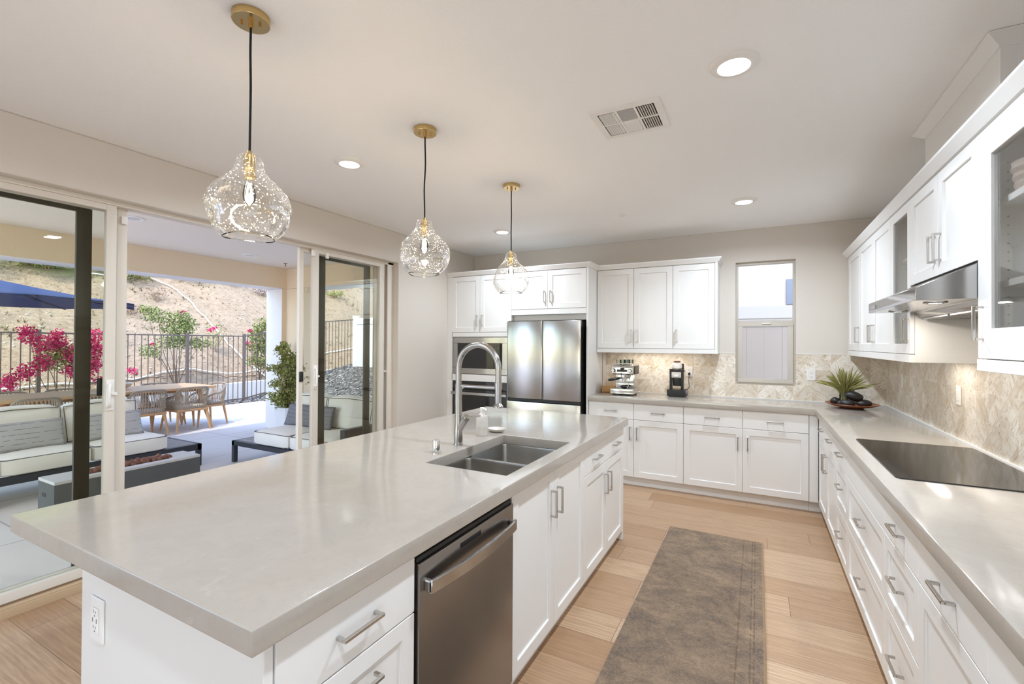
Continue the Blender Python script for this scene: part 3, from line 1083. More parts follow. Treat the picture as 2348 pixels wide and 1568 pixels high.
def carcass(F, u0, u1, v0, v1, depth, parent, open_front=False, t=.018):
    g = G()
    if not open_front:
        g.fbox(F, u0 + .0006, u1 - .0006, v0, v1, -depth, -.0008)
    else:
        g.fbox(F, u0 + .0006, u0 + t, v0, v1, -depth, -.001).fbox(F, u1 - t, u1 - .0006, v0, v1, -depth, -.001)
        g.fbox(F, u0 + t, u1 - t, v0, v0 + t, -depth, -.001).fbox(F, u0 + t, u1 - t, v1 - t, v1, -depth, -.001)
        g.fbox(F, u0 + t, u1 - t, v0 + t, v1 - t, -depth, -depth + .008)
    return g.build('carcass', CAB, parent, smooth=False)

def toe(F, u0, u1, v1, parent, rec):
    return G().fbox(F, u0, u1, .001, v1, -rec - .02, -rec).build('toe_kick', CAB, parent, smooth=False)

ZT, ZD, ZB = .860, .690, .100      # top of fronts, drawer line, door bottoms
def cab(name, label, F, u0, u1, group=None):
    p = F((u0 + u1) / 2, 0, -.3)
    return thing(name, label, 'cabinet', (p.x, p.y, 0), group)

# --- back run base units
FB = frame_of('back', 4.79 + DT)
t = cab('base_cabinet', 'white base cabinet under the espresso machine, partly behind the island corner', FB, -1.604, -1.121)
carcass(FB, -1.604, -1.121, ZB, ZT, YB - 4.82, t)
slab_front(FB, -1.604, -1.121, ZD, ZT, t, ('h', -1.363, .772))
shaker(FB, -1.604, -1.121, ZB, ZD, t, handle=('v', -1.158, .55))
toe(FB, -1.604, -1.121, ZB, t, .05)
t = cab('base_cabinet', 'white base cabinet with one drawer over one door, under the coffee grinder', FB, -1.121, -.637)
carcass(FB, -1.121, -.637, ZB, ZT, YB - 4.82, t)
slab_front(FB, -1.121, -.637, ZD, ZT, t, ('h', -.879, .772))
shaker(FB, -1.121, -.637, ZB, ZD, t, handle=('v', -1.085, .55))
toe(FB, -1.121, -.637, ZB, t, .05)
t = cab('base_cabinet', 'wide white base cabinet with two drawers over two doors, under the window', FB, -.637, .402)
carcass(FB, -.637, .402, ZB, ZT, YB - 4.82, t)
slab_front(FB, -.637, -.117, ZD, ZT, t, ('h', -.377, .772))
slab_front(FB, -.117, .402, ZD, ZT, t, ('h', .143, .772))
shaker(FB, -.637, -.117, ZB, ZD, t, handle=('v', -.157, .555))
shaker(FB, -.117, .402, ZB, ZD, t, handle=('v', -.076, .555))
toe(FB, -.637, .402, ZB, t, .05)
G().box(.404, .470, 4.795, 4.83, ZB, ZT).build('corner_filler', CAB, t, smooth=False)
G().box(.404, .53, 4.86, 4.88, .001, ZB).build('toe_kick', CAB, t, smooth=False)

# --- right run base units
FR = frame_of('right', .472 + DT)
DR = XR - .492 - .012
ZBR = .09
t = cab('base_cabinet', 'white base cabinet with two drawers over double doors, right run nearest the corner', FR, 3.80, 4.765)
carcass(FR, 3.80, 4.77, ZBR, ZT, DR, t)
slab_front(FR, 3.80, 4.283, ZD, ZT, t, ('h', 4.042, .772))
slab_front(FR, 4.283, 4.765, ZD, ZT, t, ('h', 4.524, .772))
shaker(FR, 3.80, 4.283, ZBR, ZD, t, handle=('v', 4.243, .552))
shaker(FR, 4.283, 4.765, ZBR, ZD, t, handle=('v', 4.322, .552))
toe(FR, 3.80, 4.77, ZBR, t, .06)
def drawer_stack(u0, u1, label, top_handle=True):
    t = cab('drawer_cabinet', label, FR, u0, u1)
    c = (u0 + u1) / 2
    carcass(FR, u0, u1, ZBR, ZT, DR, t)
    slab_front(FR, u0, u1, ZD, ZT, t, ('h', c, .772) if top_handle else None, 'drawer' if top_handle else 'false_front')
    shaker(FR, u0, u1, .405, ZD, t, 'drawer', .052, ('h', c, .568))
    shaker(FR, u0, u1, ZBR, .405, t, 'drawer', .052, ('h', c, .264))
    toe(FR, u0, u1, ZBR, t, .06)
    return t
drawer_stack(3.346, 3.80, 'narrow white three-drawer cabinet just beyond the cooktop in the right run')
drawer_stack(2.446, 3.346, 'wide white drawer cabinet under the cooktop with a plain handleless top panel', False)
drawer_stack(1.986, 2.446, 'white three-drawer cabinet just before the cooktop in the right run')
t = cab('base_cabinet', 'white base cabinet with one drawer over one door, right run before the drawer stack', FR, 1.464, 1.986)
carcass(FR, 1.464, 1.986, ZBR, ZT, DR, t)
slab_front(FR, 1.464, 1.986, ZD, ZT, t, ('h', 1.725, .772))
shaker(FR, 1.464, 1.986, ZBR, ZD, t, handle=('v', 1.51, .56))
toe(FR, 1.464, 1.986, ZBR, t, .06)
t = cab('base_cabinet', 'white base cabinet at the very bottom right edge of the view, mostly cut off', FR, .40, 1.464)
carcass(FR, .40, 1.464, ZBR, ZT, DR, t)
slab_front(FR, .932, 1.464, ZD, ZT, t)
slab_front(FR, .40, .932, ZD, ZT, t)
shaker(FR, .932, 1.464, ZBR, ZD, t)
shaker(FR, .40, .932, ZBR, ZD, t)
toe(FR, .40, 1.464, ZBR, t, .06)

# --- L-shaped worktop (one slab)
CT0, CT1 = .8605, .914
g = G()
g.prism([(-1.604, 4.768), (.447, 4.768), (.447, .40), (XR - .009, .40), (XR - .009, YB - .009), (-1.604, YB - .009)], W3, CT0, CT1)
o = g.build('worktop', QUARTZ, bevel=.004, seg=2, loc=(.3, 5.0, CT0))
tag(o, 'L-shaped grey quartz worktop along the back wall and right wall', 'worktop')

# --- wall cabinets, back
FUB = frame_of('back', 5.075 + DT)
ZU0, ZU1 = 1.420, 2.295
t = thing('wall_cabinet', 'white three-door wall cabinet over the espresso machine and grinder', 'cabinet', (-.98, 5.24, 1.375))
carcass(FUB, -1.604, -.352, 1.385, 2.30, YB - 5.098, t)
shaker(FUB, -1.604, -1.192, ZU0, ZU1, t, handle=('v', -1.228, 1.556))
shaker(FUB, -1.192, -.784, ZU0, ZU1, t, handle=('v', -1.156, 1.556))
shaker(FUB, -.784, -.378, ZU0, ZU1, t, handle=('v', -.748, 1.556))
G().fbox(FUB, -.377, -.352, 1.385, 2.30, 0, DT).build('end_stile', CAB, t, bevel=.002, seg=1)
g = G()
g.fbox(FUB, -1.604, -.350, 1.373, ZU0 - .002, -.001, DT + .003).box(-.372, -.350, 5.095, YB - .002, 1.373, 1.386)
g.build('light_rail', CAB, t, bevel=.0015, seg=1)
G().box(-1.45, -.55, 5.13, 5.16, 1.378, 1.384).build('under_light', LEDS, t, smooth=False)

# --- tall oven and fridge surround
YT = 4.782
FT = frame_of('back', YT + DT)
t = thing('oven_cabinet', 'tall white cabinet in the left corner holding the microwave and wall oven', 'cabinet', (-3.0, 5.1, 0))
g = G()
g.box(-3.468, -3.392, YT + .002, YT + .03, 0.001, 2.30)          # left filler stile
g.box(-3.455, -3.405, YT + .03, YB - .004, 0.001, 2.30)
g.box(-2.585, -2.552, YT + .002, YB - .004, 0.001, 2.30)         # right side
g.box(-3.405, -2.585, YB - .03, YB - .004, 0.001, 2.30)
g.box(-3.405, -2.585, YT + .02, YB - .03, 1.60, 2.30)            # upper box
g.box(-3.405, -2.585, YT + .02, YB - .03, .05, .26)
g.build('carcass', CAB, t, smooth=False)
shaker(FT, -3.398, -2.988, 1.604, ZU1, t, handle=('v', -3.024, 1.745))
shaker(FT, -2.988, -2.572, 1.604, ZU1, t, handle=('v', -2.952, 1.745))
G().fbox(FT, -3.40, -2.553, 1.546, 1.600, 0, DT - .002).build('rail', CAB, t, bevel=.002, seg=1)
G().fbox(FT, -3.40, -2.553, 1.002, 1.086, 0, DT - .002).build('rail', CAB, t, bevel=.002, seg=1)
slab_front(FT, -3.398, -2.572, .10, .262, t, ('h', -2.985, .18))
t = thing('fridge_cabinet', 'white two-door cabinet above the refrigerator with its tall side panel', 'cabinet', (-2.08, 5.1, 0))
g = G()
g.box(-2.550, -1.633, YT + .02, YB - .004, 1.80, 2.30)
g.box(-1.632, -1.6085, YT + .001, YB - .004, 0.001, 2.30)
g.build('carcass', CAB, t, bevel=.0015, seg=1)
shaker(FT, -2.549, -2.090, 1.862, ZU1, t, handle=('v', -2.128, 2.002))
shaker(FT, -2.090, -1.634, 1.862, ZU1, t, handle=('v', -2.052, 2.002))
G().fbox(FT, -2.549, -1.634, 1.80, 1.858, 0, DT - .002).build('rail', CAB, t, bevel=.0015, seg=1)
G().box(-2.549, -1.634, YT + .06, YT + .08, 1.735, 1.80).build('infill_strip', CAB, t, smooth=False)

# --- crown along the back cabinets
def sweep(path, prof, name, m, parent=None):
    """profile (w, z) swept along a plan path; w grows to the right of travel; mitred corners"""
    g = G()
    P = [Vector((x, y, 0)) for x, y in path]
    rows = []
    for i, p in enumerate(P):
        nr = []
        if i > 0:
            d = (P[i] - P[i - 1]).normalized()
            nr.append(Vector((d.y, -d.x, 0)))
        if i < len(P) - 1:
            d = (P[i + 1] - P[i]).normalized()
            nr.append(Vector((d.y, -d.x, 0)))
        mt = sum(nr, Vector()) if len(nr) > 1 else nr[0]
        if len(nr) > 1:
            mt = mt / (1 + nr[0].dot(nr[1]))
        rows.append([g.bm.verts.new(p + mt * w + Vector((0, 0, z))) for w, z in prof])
    n = len(prof)
    for a, b in zip(rows, rows[1:]):
        for k in range(n):
            g.bm.faces.new((a[k], a[(k + 1) % n], b[(k + 1) % n], b[k]))
    g.bm.faces.new(rows[0])
    g.bm.faces.new(list(reversed(rows[-1])))
    return g.build(name, m, parent, sharp=20)
CRP = [(-.03, 2.300), (.000, 2.300), (.006, 2.302), (.036, 2.342), (.038, 2.352), (-.03, 2.352)]
struct(sweep([(-3.467, YT), (-1.607, YT), (-1.607, 5.077), (-.352, 5.077), (-.352, YB - .002)], CRP, 'trim_3', CAB))
struct(sweep([(.762, YB - .002), (.762, .9)], CRP, 'trim_4', CAB))

# --- wall cabinets, right
XU = .762
FUR = frame_of('right', XU + DT)
DU = XR - XU - DT - .004
def rail_right(u0, u1, parent, ret=False):
    g = G()
    g.fbox(FUR, u0, u1, 1.373, ZU0 - .002, -.001, DT + .003)
    if ret:
        g.box(XU + DT, XR - .004, u0, u0 + .02, 1.373, ZU0 - .002)
    return g.build('light_rail', CAB, parent, bevel=.0015, seg=1)
t = thing('wall_cabinet', 'narrow single-door white wall cabinet in the corner of the right wall', 'cabinet', (.92, 5.07, 1.375))
carcass(FUR, 4.80, 5.355, 1.40, 2.30, DU, t)
shaker(FUR, 4.80, 5.340, ZU0, ZU1, t, handle=('v', 4.838, 1.556))
rail_right(4.80, 5.36, t)
G().box(XU + .022, XR - .004, 5.356, YB - .009, 1.40, 2.30).build('scribe_filler', CAB, t, smooth=False)
t = thing('wall_cabinet', 'white wall cabinet with a pair of plain doors between corner and glass door', 'cabinet', (.92, 4.29, 1.375))
carcass(FUR, 3.775, 4.799, 1.40, 2.30, DU, t)
shaker(FUR, 4.289, 4.80, ZU0, ZU1, t, handle=('v', 4.327, 1.556))
shaker(FUR, 3.775, 4.289, ZU0, ZU1, t, handle=('v', 4.251, 1.556))
rail_right(3.775, 4.80, t)
def shelf_pins(F, u, parent, side):
    g = G()
    for w in (-.06, -DU + .06):
        for k in range(20):
            v = 1.52 + k * .034
            if 1.66 < v < 1.70 or 1.99 < v < 2.06:
                continue
            g.cyl(F(u, v, w), F(u + side * .0012, v, w), .0028, n=8)
    return g.build('pin_holes', GAP, parent, smooth=False)
t = thing('glass_cabinet', 'narrow white glass-door wall cabinet just beyond the range hood', 'cabinet', (.92, 3.56, 1.375))
carcass(FUR, 3.346, 3.775, 1.40, 2.30, DU, t, True)
glass_door(FUR, 3.346, 3.775, ZU0, ZU1, t, handle=('v', 3.384, 1.556))
for v in (1.69, 1.99):
    G().fbox(FUR, 3.365, 3.756, v, v + .018, -DU + .01, -.03).build('shelf', CABIN, t, smooth=False)
shelf_pins(FUR, 3.757, t, -1)
rail_right(3.346, 3.775, t, True)
t = thing('hood_cabinet', 'short white two-door wall cabinet directly above the range hood', 'cabinet', (.92, 2.9, 1.80))
carcass(FUR, 2.446, 3.346, 1.802, 2.30, DU, t)
shaker(FUR, 2.896, 3.346, 1.803, ZU1, t, handle=('v', 2.934, 1.935))
shaker(FUR, 2.446, 2.896, 1.803, ZU1, t, handle=('v', 2.858, 1.935))
t = thing('glass_cabinet', 'large white glass-door wall cabinet at the right edge, nearest the camera', 'cabinet', (.92, 1.95, 1.375))
carcass(FUR, 1.50, 2.446, 1.40, 2.30, DU, t, True)
glass_door(FUR, 1.973, 2.446, ZU0, ZU1, t, rail=.112, handle=('v', 2.400, 1.556))
glass_door(FUR, 1.50, 1.973, ZU0, ZU1, t, rail=.112)
for v in (1.690, 2.000):
    G().fbox(FUR, 1.52, 2.427, v, v + .024, -DU + .01, -.03).build('shelf', CABIN, t, smooth=False)
shelf_pins(FUR, 2.428, t, -1)
rail_right(1.50, 2.446, t)
t = thing('wall_cabinet', 'white wall cabinet beyond the right edge of the view, out of frame', 'cabinet', (.92, 1.2, 1.375))
carcass(FUR, .95, 1.498, 1.40, 2.30, DU, t)
shaker(FUR, .95, 1.498, ZU0, ZU1, t)
rail_right(.95, 1.498, t)
# basket on the glass cabinet's top shelf
bk = G().lathe([(.0, 2.026), (.075, 2.026), (.080, 2.034), (.084, 2.05), (.080, 2.06), (.088, 2.075), (.084, 2.09), (.092, 2.105), (.088, 2.12), (.090, 2.13), (.082, 2.13), (.078, 2.04), (.0, 2.035)], (.90, 2.30, 0), 28).build('woven_basket', BASKET, loc=(.90, 2.30, 2.026))
tag(bk, 'small brown woven basket on the top shelf behind the large glass door', 'basket')

# hood duct cover up to the ceiling
t = thing('hood_chase', 'tall white boxed duct cover above the hood cabinet, reaching the ceiling', 'cabinet', (.95, 2.9, 2.352))
XC = .828
G().box(XC, XR - .002, 2.446, 3.346, 2.353, HC - .002).build('body', CAB, t, smooth=False)
G().box(XC + .05, XR - .002, 2.443, 2.446, 2.353, HC - .002).build('side_panel', CAB, t, smooth=False)
cp = [(-.02, 2.622), (.003, 2.622), (.006, 2.628), (.046, HC - .010), (.048, HC - .002), (-.02, HC - .002)]
sweep([(XR - .002, 3.346), (XC, 3.346), (XC, 2.446), (XR - .002, 2.446)], cp, 'crown', CAB, t)

# ------------------------------------------------------------------ range hood
t = thing('range_hood', 'stainless steel under-cabinet range hood with sloping sides over the cooktop', 'range hood', (.82, 2.896, 1.655))
FH = lambda u, v, w: Vector((u, w, v))
HY0, HY1 = 2.449, 3.343
g = G()
g.prism([(.573, 1.655), (.573, 1.709), (.770, 1.798), (XR - .012, 1.798), (XR - .012, 1.62), (.80, 1.62), (.775, 1.655)], FH, HY0, HY1)
g.build('canopy', STEEL, t, bevel=.002, seg=1)
G().box(.5715, .573, HY1 - .17, HY1 - .08, 1.670, 1.692).build('control_panel', mat('panel_grey', lin(150, 148, 146), .3), t, smooth=False)
g = G()
for k in range(2):
    y0 = HY0 + .03 + k * .43
    for q in range(9):
        x = .80 + q * .026
        g.box(x, x + .016, y0, y0 + .40, 1.612, 1.6195)
g.build('grease_filter', HUBBLE, t, smooth=False)
for (y, nm) in ((2.58, 'a'), (3.17, 'b')):
    G().lathe([(.040, 1.6549), (.040, 1.650), (.030, 1.648), (.029, 1.651)], (.67, y, 0), 24).build('lamp_bezel', STEELD, t)
    G().cyl((.67, y, 1.6505), (.67, y, 1.6515), .029, n=24).build('lamp_lens', LEDW, t, smooth=False)
    ld = bpy.data.lights.new('hood_lamp', 'AREA')
    ld.shape = 'DISK'
    ld.size = .05
    ld.energy = 1.5 * EXPOSURE_LAMP
    ld.color = (1, .93, .84)
    lo = bpy.data.objects.new('hood_lamp', ld)
    COL.objects.link(lo)
    lo.location = (.67 - .82, y - 2.896, 1.645 - 1.655)
    lo.parent = t
# under-cabinet light over the coffee machines
def strip_light(x, y, z, sx, sy, w, parent):
    ld = bpy.data.lights.new('strip_lamp', 'AREA')
    ld.shape = 'RECTANGLE'
    ld.size, ld.size_y = sx, sy
    ld.energy = w * EXPOSURE_LAMP
    ld.color = (1, .93, .84)
    lo = bpy.data.objects.new('strip_lamp', ld)
    COL.objects.link(lo)
    lo.parent = parent
    lo.location = Vector((x, y, z)) - ROOT_OFF[parent]
for o in list(COL.objects):
    if o.get('label', '').startswith('white three-door wall cabinet'):
        strip_light(-1.0, 5.23, 1.372, .7, .05, 1.3, o)
    if o.get('label', '').startswith('narrow white glass-door'):
        strip_light(.93, 3.56, 1.372, .05, .3, .8, o)
    if o.get('label', '').startswith('large white glass-door'):
        strip_light(.93, 1.95, 1.372, .05, .5, .6, o)

# ------------------------------------------------------------------ cooktop
o = G()
F0 = W3
r = .022
pts = []
for (cx, cy, a0) in ((1.028 - r, 3.366 - r, 0), (.513 + r, 3.366 - r, 90), (.513 + r, 2.459 + r, 180), (1.028 - r, 2.459 + r, 270)):
    for k in range(5):
        a = math.radians(a0 + k * 22.5)
        pts.append((cx + r * math.cos(a), cy + r * math.sin(a)))
o.prism(pts, F0, .9142, .9195)
o = o.build('cooktop', COOKG, bevel=.0015, seg=1, loc=(.77, 2.91, .9142))
tag(o, 'black glass induction cooktop set on the right worktop under the range hood', 'cooktop')

# ------------------------------------------------------------------ island
FI = frame_of('island', -.887 - DT)
XI0 = -1.72
DI = .62
ZBI = .075
YI0, YI1 = .600, 3.452
def isl(name, label, u0, u1):
    p = FI((u0 + u1) / 2, 0, -.3)
    return thing(name, label, 'cabinet', (p.x, p.y, 0))
t = thing('kitchen_island', 'white panelled end and back of the kitchen island under the grey top', 'island', (-1.4, 2.0, 0))
g = G()
g.box(XI0, -.889, YI0, YI0 + .022, .001, .8595)
g.build('end_panel', CAB, t, bevel=.002, seg=1)
G().box(XI0, XI0 + .02, YI0 + .023, YI1 - .001, .001, .8595).build('back_panel', CAB, t, bevel=.002, seg=1)
G().box(XI0, -.889, YI1, YI1 + .022, .001, .8595).build('end_panel', CAB, t, bevel=.002, seg=1)
t = isl('drawer_cabinet', 'white island drawer cabinet left of the dishwasher, nearest the camera', .624, 1.070)
carcass(FI, .624, 1.070, ZBI, ZT, DI, t)
slab_front(FI, .624, 1.070, .680, ZT, t, ('h', .848, .762))
shaker(FI, .624, 1.070, .385, .680, t, 'drawer', .052, ('h', .848, .602))
shaker(FI, .624, 1.070, ZBI, .385, t, 'drawer', .052, ('h', .848, .30))
toe(FI, .624, 1.07, ZBI, t, .03)
t = isl('sink_cabinet', 'white full-height two-door island cabinet under the sink, right of the dishwasher', 1.676, 2.575)
g = G()
g.fbox(FI, 1.677, 1.695, ZBI, ZT, -DI, -.001).fbox(FI, 2.556, 2.5745, ZBI, ZT, -DI, -.001).fbox(FI, 1.695, 2.556, ZBI, ZBI + .018, -DI, -.001).fbox(FI, 1.695, 2.556, .60, ZT, -.02, -.001)
g.build('carcass', CAB, t, smooth=False)
shaker(FI, 1.676, 2.126, ZBI, ZT, t, handle=('v', 2.088, .688))
shaker(FI, 2.126, 2.575, ZBI, ZT, t, handle=('v', 2.164, .688))
toe(FI, 1.676, 2.575, ZBI, t, .03)
t = isl('base_cabinet', 'white island cabinet with two drawers over two doors at the far end', 2.575, YI1)
carcass(FI, 2.576, YI1 - .001, ZBI, ZT, DI, t)
um = (2.575 + YI1) / 2
slab_front(FI, 2.575, um, .69, ZT, t, ('h', (2.575 + um) / 2, .765))
slab_front(FI, um, YI1, .69, ZT, t, ('h', (um + YI1) / 2, .765))
shaker(FI, 2.575, um, ZBI, .69, t, handle=('v', um - .038, .552))
shaker(FI, um, YI1, ZBI, .69, t, handle=('v', um + .038, .552))
toe(FI, 2.575, YI1, ZBI, t, .03)
struct(G().box(-.945, -.929, 1.68, YI1 - .02, 0, .048).build('trim_5', CAB, bevel=.003))

# island top with the sink cut-out
SX0, SX1, SY0, SY1 = -1.362, -.930, 1.707, 2.460
o = wall_ring('island_worktop', lambda u, v, w: Vector((u, v, w)), -2.105, -.857, .554, 3.487, (SX0, SX1, SY0, SY1), CT0, CT1, QUARTZ, .0035)
me = o.data
me.transform(Matrix.Translation((1.48, -2.0, -CT0)))
o.location = (-1.48, 2.0, CT0)
tag(o, 'large grey quartz worktop of the kitchen island with a sink cut-out', 'worktop')

# ------------------------------------------------------------------ sink
t = thing('sink', 'stainless double-bowl sink set under the island worktop', 'sink', (-1.146, 2.08, .66))
def bowl(x0, x1, y0, y1, ztop, zbot, r=.03):
    g = G()
    n = 5
    def loop(inset, z, rr):
        pts = []
        for (cx, cy, a0) in ((x1 - inset - rr, y1 - inset - rr, 0), (x0 + inset + rr, y1 - inset - rr, 90), (x0 + inset + rr, y0 + inset + rr, 180), (x1 - inset - rr, y0 + inset + rr, 270)):
            for k in range(n):
                a = math.radians(a0 + k * 90 / (n - 1))
                pts.append(g.bm.verts.new((cx + rr * math.cos(a), cy + rr * math.sin(a), z)))
        return pts
    ls = [loop(-.012, ztop, r), loop(0, ztop, r), loop(.002, ztop - .01, r), loop(.006, zbot + .02, r), loop(.012, zbot + .006, r), loop(.03, zbot, r)]
    for a, b in zip(ls, ls[1:]):
        g.bridge(a, b)
    g.bm.faces.new(ls[-1])
    b = g.build('bowl', SINKM, t)
    cx, cy = (x0 + x1) / 2, (y0 + y1) / 2
    G().lathe([(.0, zbot + .001), (.03, zbot + .001), (.042, zbot + .004), (.046, zbot + .0005)], (cx, cy, 0), 24).build('drain', STEELD, b)
    return b
bowl(SX0 - .004, SX1 + .004, SY0 - .004, 2.070, CT0 - .001, .662)
bowl(SX0 - .004, SX1 + .004, 2.090, SY1 + .004, CT0 - .001, .662)
G().box(SX0 + .003, SX1 - .003, 2.068, 2.092, .70, .842).build('divider', SINKM, t, bevel=.008)

# ------------------------------------------------------------------ faucet and sink-side items
fx, fy = -1.447, 2.101
t = thing('faucet', 'tall brushed steel pull-down faucet with spring arch beside the sink', 'faucet', (fx, fy, .914))
G().lathe([(.026, .914), (.026, .918), (.0245, .919), (.0245, .995), (.019, 1.03), (.019, 1.245), (.0, 1.245)], (fx, fy, 0), 24).build('body', STEEL, t)
sx = -1.196
rr = (sx - fx) / 2
pts = [(fx, fy, 1.24), (fx, fy, 1.30), (fx, fy, 1.335)]
for k in range(1, 16):
    a = math.pi - k * math.pi / 16
    pts.append((fx + rr + rr * math.cos(a), fy, 1.335 + rr * math.sin(a)))
pts += [(sx, fy, 1.335), (sx, fy, 1.24)]
G().tube(pts, .0165, 16).build('spout_hose', STEEL, t)
G().lathe([(.0, 1.247), (.0165, 1.247), (.0175, 1.18), (.0165, 1.155), (.026, 1.142), (.026, 1.133), (.018, 1.131), (.0, 1.131)], (sx, fy, 0), 20).build('spray_head', STEEL, t)
g = G()
g.cyl((sx, fy, 1.262), (sx, fy, 1.228), .021, n=18)
g.tube([(fx + .015, fy, 1.236), (sx - .015, fy, 1.236)], .0085, 10)
g.tube(spline([(fx + .014, fy, 1.20), (fx + .022, fy, 1.224), (fx + .045, fy, 1.234)], 4), .006, 8)
g.build('support_arm', STEEL, t)
g = G()
g.cyl((fx + .004, fy, .990), (fx + .054, fy - .008, 1.060), .0185, .0195, n=20)
g.cyl((fx + .0555, fy - .008, 1.062), (fx + .064, fy - .0095, 1.074), .0195, .018, n=20)
g.build('valve', STEEL, t)
G().tube([(fx + .066, fy - .012, 1.066), (fx + .085, fy - .016, 1.071), (fx + .160, fy - .03, 1.087)], [.0065, .0055, .005], 10).build('lever', NICKEL, t)
tag(G().lathe([(.0, .914), (.021, .914), (.022, .922), (.0195, .925), (.0195, .972), (.017, .978), (.0, .979)], (-1.440, 1.895, 0), 24).build('air_gap', CHROME, loc=(-1.44, 1.895, .914)), 'short shiny chrome dishwasher air gap cap near the sink corner', 'air gap')
t = thing('soap_dispenser', 'grey marble soap dispenser with white pump behind the sink', 'soap dispenser', (-1.466, 2.379, .914))
G().lathe([(.0, .9142), (.034, .9142), (.036, .918), (.036, 1.028), (.033, 1.034), (.0, 1.034)], (-1.466, 2.379, 0), 28).build('bottle', MARBLE, t)
g = G()
g.lathe([(.016, 1.034), (.016, 1.044), (.011, 1.047), (.011, 1.064), (.013, 1.066), (.013, 1.082), (.0, 1.083)], (-1.466, 2.379, 0), 16)
g.tube([(-1.466, 2.379, 1.075), (-1.44, 2.372, 1.075), (-1.428, 2.369, 1.066)], .0055, 8)
g.build('pump', WHITEP, t)
tag(G().lathe([(.0, .9142), (.03, .9142), (.045, .92), (.058, .931), (.06, .936), (.055, .935), (.04, .926), (.0, .922)], (-1.443, 2.518, 0), 32, warp=lambda p, a: Vector((p.x, p.y * .85, p.z))).build('soap_dish', MARBLE, loc=(-1.443, 2.518, .914)), 'shallow round grey marble dish next to the soap dispenser', 'soap dish')

# ------------------------------------------------------------------ dishwasher
t = thing('dishwasher', 'stainless steel dishwasher built into the island with a curved bar handle', 'dishwasher', (-1.2, 1.373, 0))
FD = frame_of('island', -.887 - .02)
g = G()
g.fbox(FD, 1.078, 1.670, .095, .818, 0, .030)
d = g.build('door', STEELD, t, bevel=.004, seg=2)
G().fbox(FD, 1.078, 1.670, .818, .834, 0, .020).build('control_strip', BLACKP, t, bevel=.002, seg=1)
G().fbox(FD, 1.29, 1.42, .782, .799, .0302, .031).build('display', SCREENM, d, smooth=False)
# curved towel-bar handle
g = G()
N = 16
prev = None
for i in range(N + 1):
    f = i / N
    u = 1.100 + f * .548
    k = 1 - (2 * f - 1) ** 2
    w = .055 + .022 * k
    c = .745
    r4 = [g.bm.verts.new(FD(u, c + dv, w + dw)) for dv, dw in ((-.021, -.008), (-.021, .004), (.021, .004), (.021, -.008))]
    if prev:
        g.bridge(prev, r4)
    else:
        g.bm.faces.new(list(reversed(r4)))
    prev = r4
g.bm.faces.new(prev)
g.fbox(FD, 1.100, 1.118, .728, .762, .03, .058).fbox(FD, 1.630, 1.648, .728, .762, .03, .058)
g.build('handle', STEEL, d, bevel=.003, seg=1)
g = G()
g.fbox(FD, 1.072, 1.674, .001, .853, -.58, -.012)
g.build('tub', BLACKP, t, smooth=False)
G().fbox(FD, 1.075, 1.672, .005, .092, -.012, -.004).build('toe_panel', BLACKP, t, smooth=False)

# ------------------------------------------------------------------ refrigerator
t = thing('refrigerator', 'stainless steel French-door refrigerator between the oven cabinet and base cabinets', 'refrigerator', (-2.11, 5.05, 0))
FF = frame_of('back', 4.772)
G().box(-2.538, -1.672, 4.775, YB - .03, .03, 1.712).build('body', mat('fridge_body', lin(34, 34, 35), .45), t, bevel=.004)
def curved_door(u0, u1, v0, v1, bow, name):
    g = G()
    N = 14
    rows = []
    for i in range(N + 1):
        f = i / N
        u = u0 + f * (u1 - u0)
        w = .070 + bow * (1 - (2 * f - 1) ** 2)
        rows.append([g.bm.verts.new(FF(u, v, ww)) for v, ww in ((v0, 0), (v0, w), (v1, w), (v1, 0))])
    for a, b in zip(rows, rows[1:]):
        g.bridge(a, b)
    g.bm.faces.new(list(reversed(rows[0])))
    g.bm.faces.new(rows[-1])
    return g.build(name, STEEL, t, bevel=.003, seg=2)
curved_door(-2.565, -2.119, .846, 1.722, .010, 'door')
curved_door(-2.113, -1.668, .846, 1.722, .010, 'door')
curved_door(-2.565, -1.668, .42, .806, .010, 'freezer_drawer')
curved_door(-2.565, -1.668, .06, .405, .010, 'freezer_drawer')
G().fbox(FF, -2.56, -1.672, .808, .844, 0, .045).build('grip_channel', BLACKP, t, bevel=.003, seg=1)
g = G()
g.box(-1.74, -1.676, 4.72, 4.80, 1.712, 1.730).box(-2.555, -2.49, 4.72, 4.80, 1.712, 1.730)
g.build('hinge_cover', BLACKP, t, bevel=.003)

# ------------------------------------------------------------------ microwave and oven
t = thing('microwave', 'built-in stainless microwave with black glass door, above the wall oven', 'microwave', (-2.98, 5.0, 1.09))
G().box(-3.385, -2.592, YT + .024, YT + .45, 1.092, 1.542).build('body', BLACKP, t, smooth=False)
FM = frame_of('back', YT + .022)
g = G()
g.fbox(FM, -3.378, -2.600, 1.470, 1.541, 0, .024).fbox(FM, -3.378, -2.600, 1.092, 1.160, 0, .024).fbox(FM, -3.378, -3.312, 1.16, 1.47, 0, .024).fbox(FM, -2.672, -2.600, 1.16, 1.47, 0, .024)
g.build('trim_frame', STEEL, t, bevel=.002, seg=1)
G().fbox(FM, -3.311, -2.79, 1.161, 1.469, 0, .021).build('door', BLACKG, t, bevel=.001, seg=1)
G().fbox(FM, -2.788, -2.673, 1.161, 1.469, 0, .020).build('control_panel', BLACKG, t, bevel=.001, seg=1)
t = thing('wall_oven', 'built-in black glass wall oven with a steel bar handle below the microwave', 'oven', (-2.98, 5.0, .27))
G().box(-3.385, -2.592, YT + .024, YT + .55, .27, 1.0).build('body', BLACKP, t, smooth=False)
g = G()
g.fbox(FM, -3.378, -2.600, .905, 1.000, 0, .022)
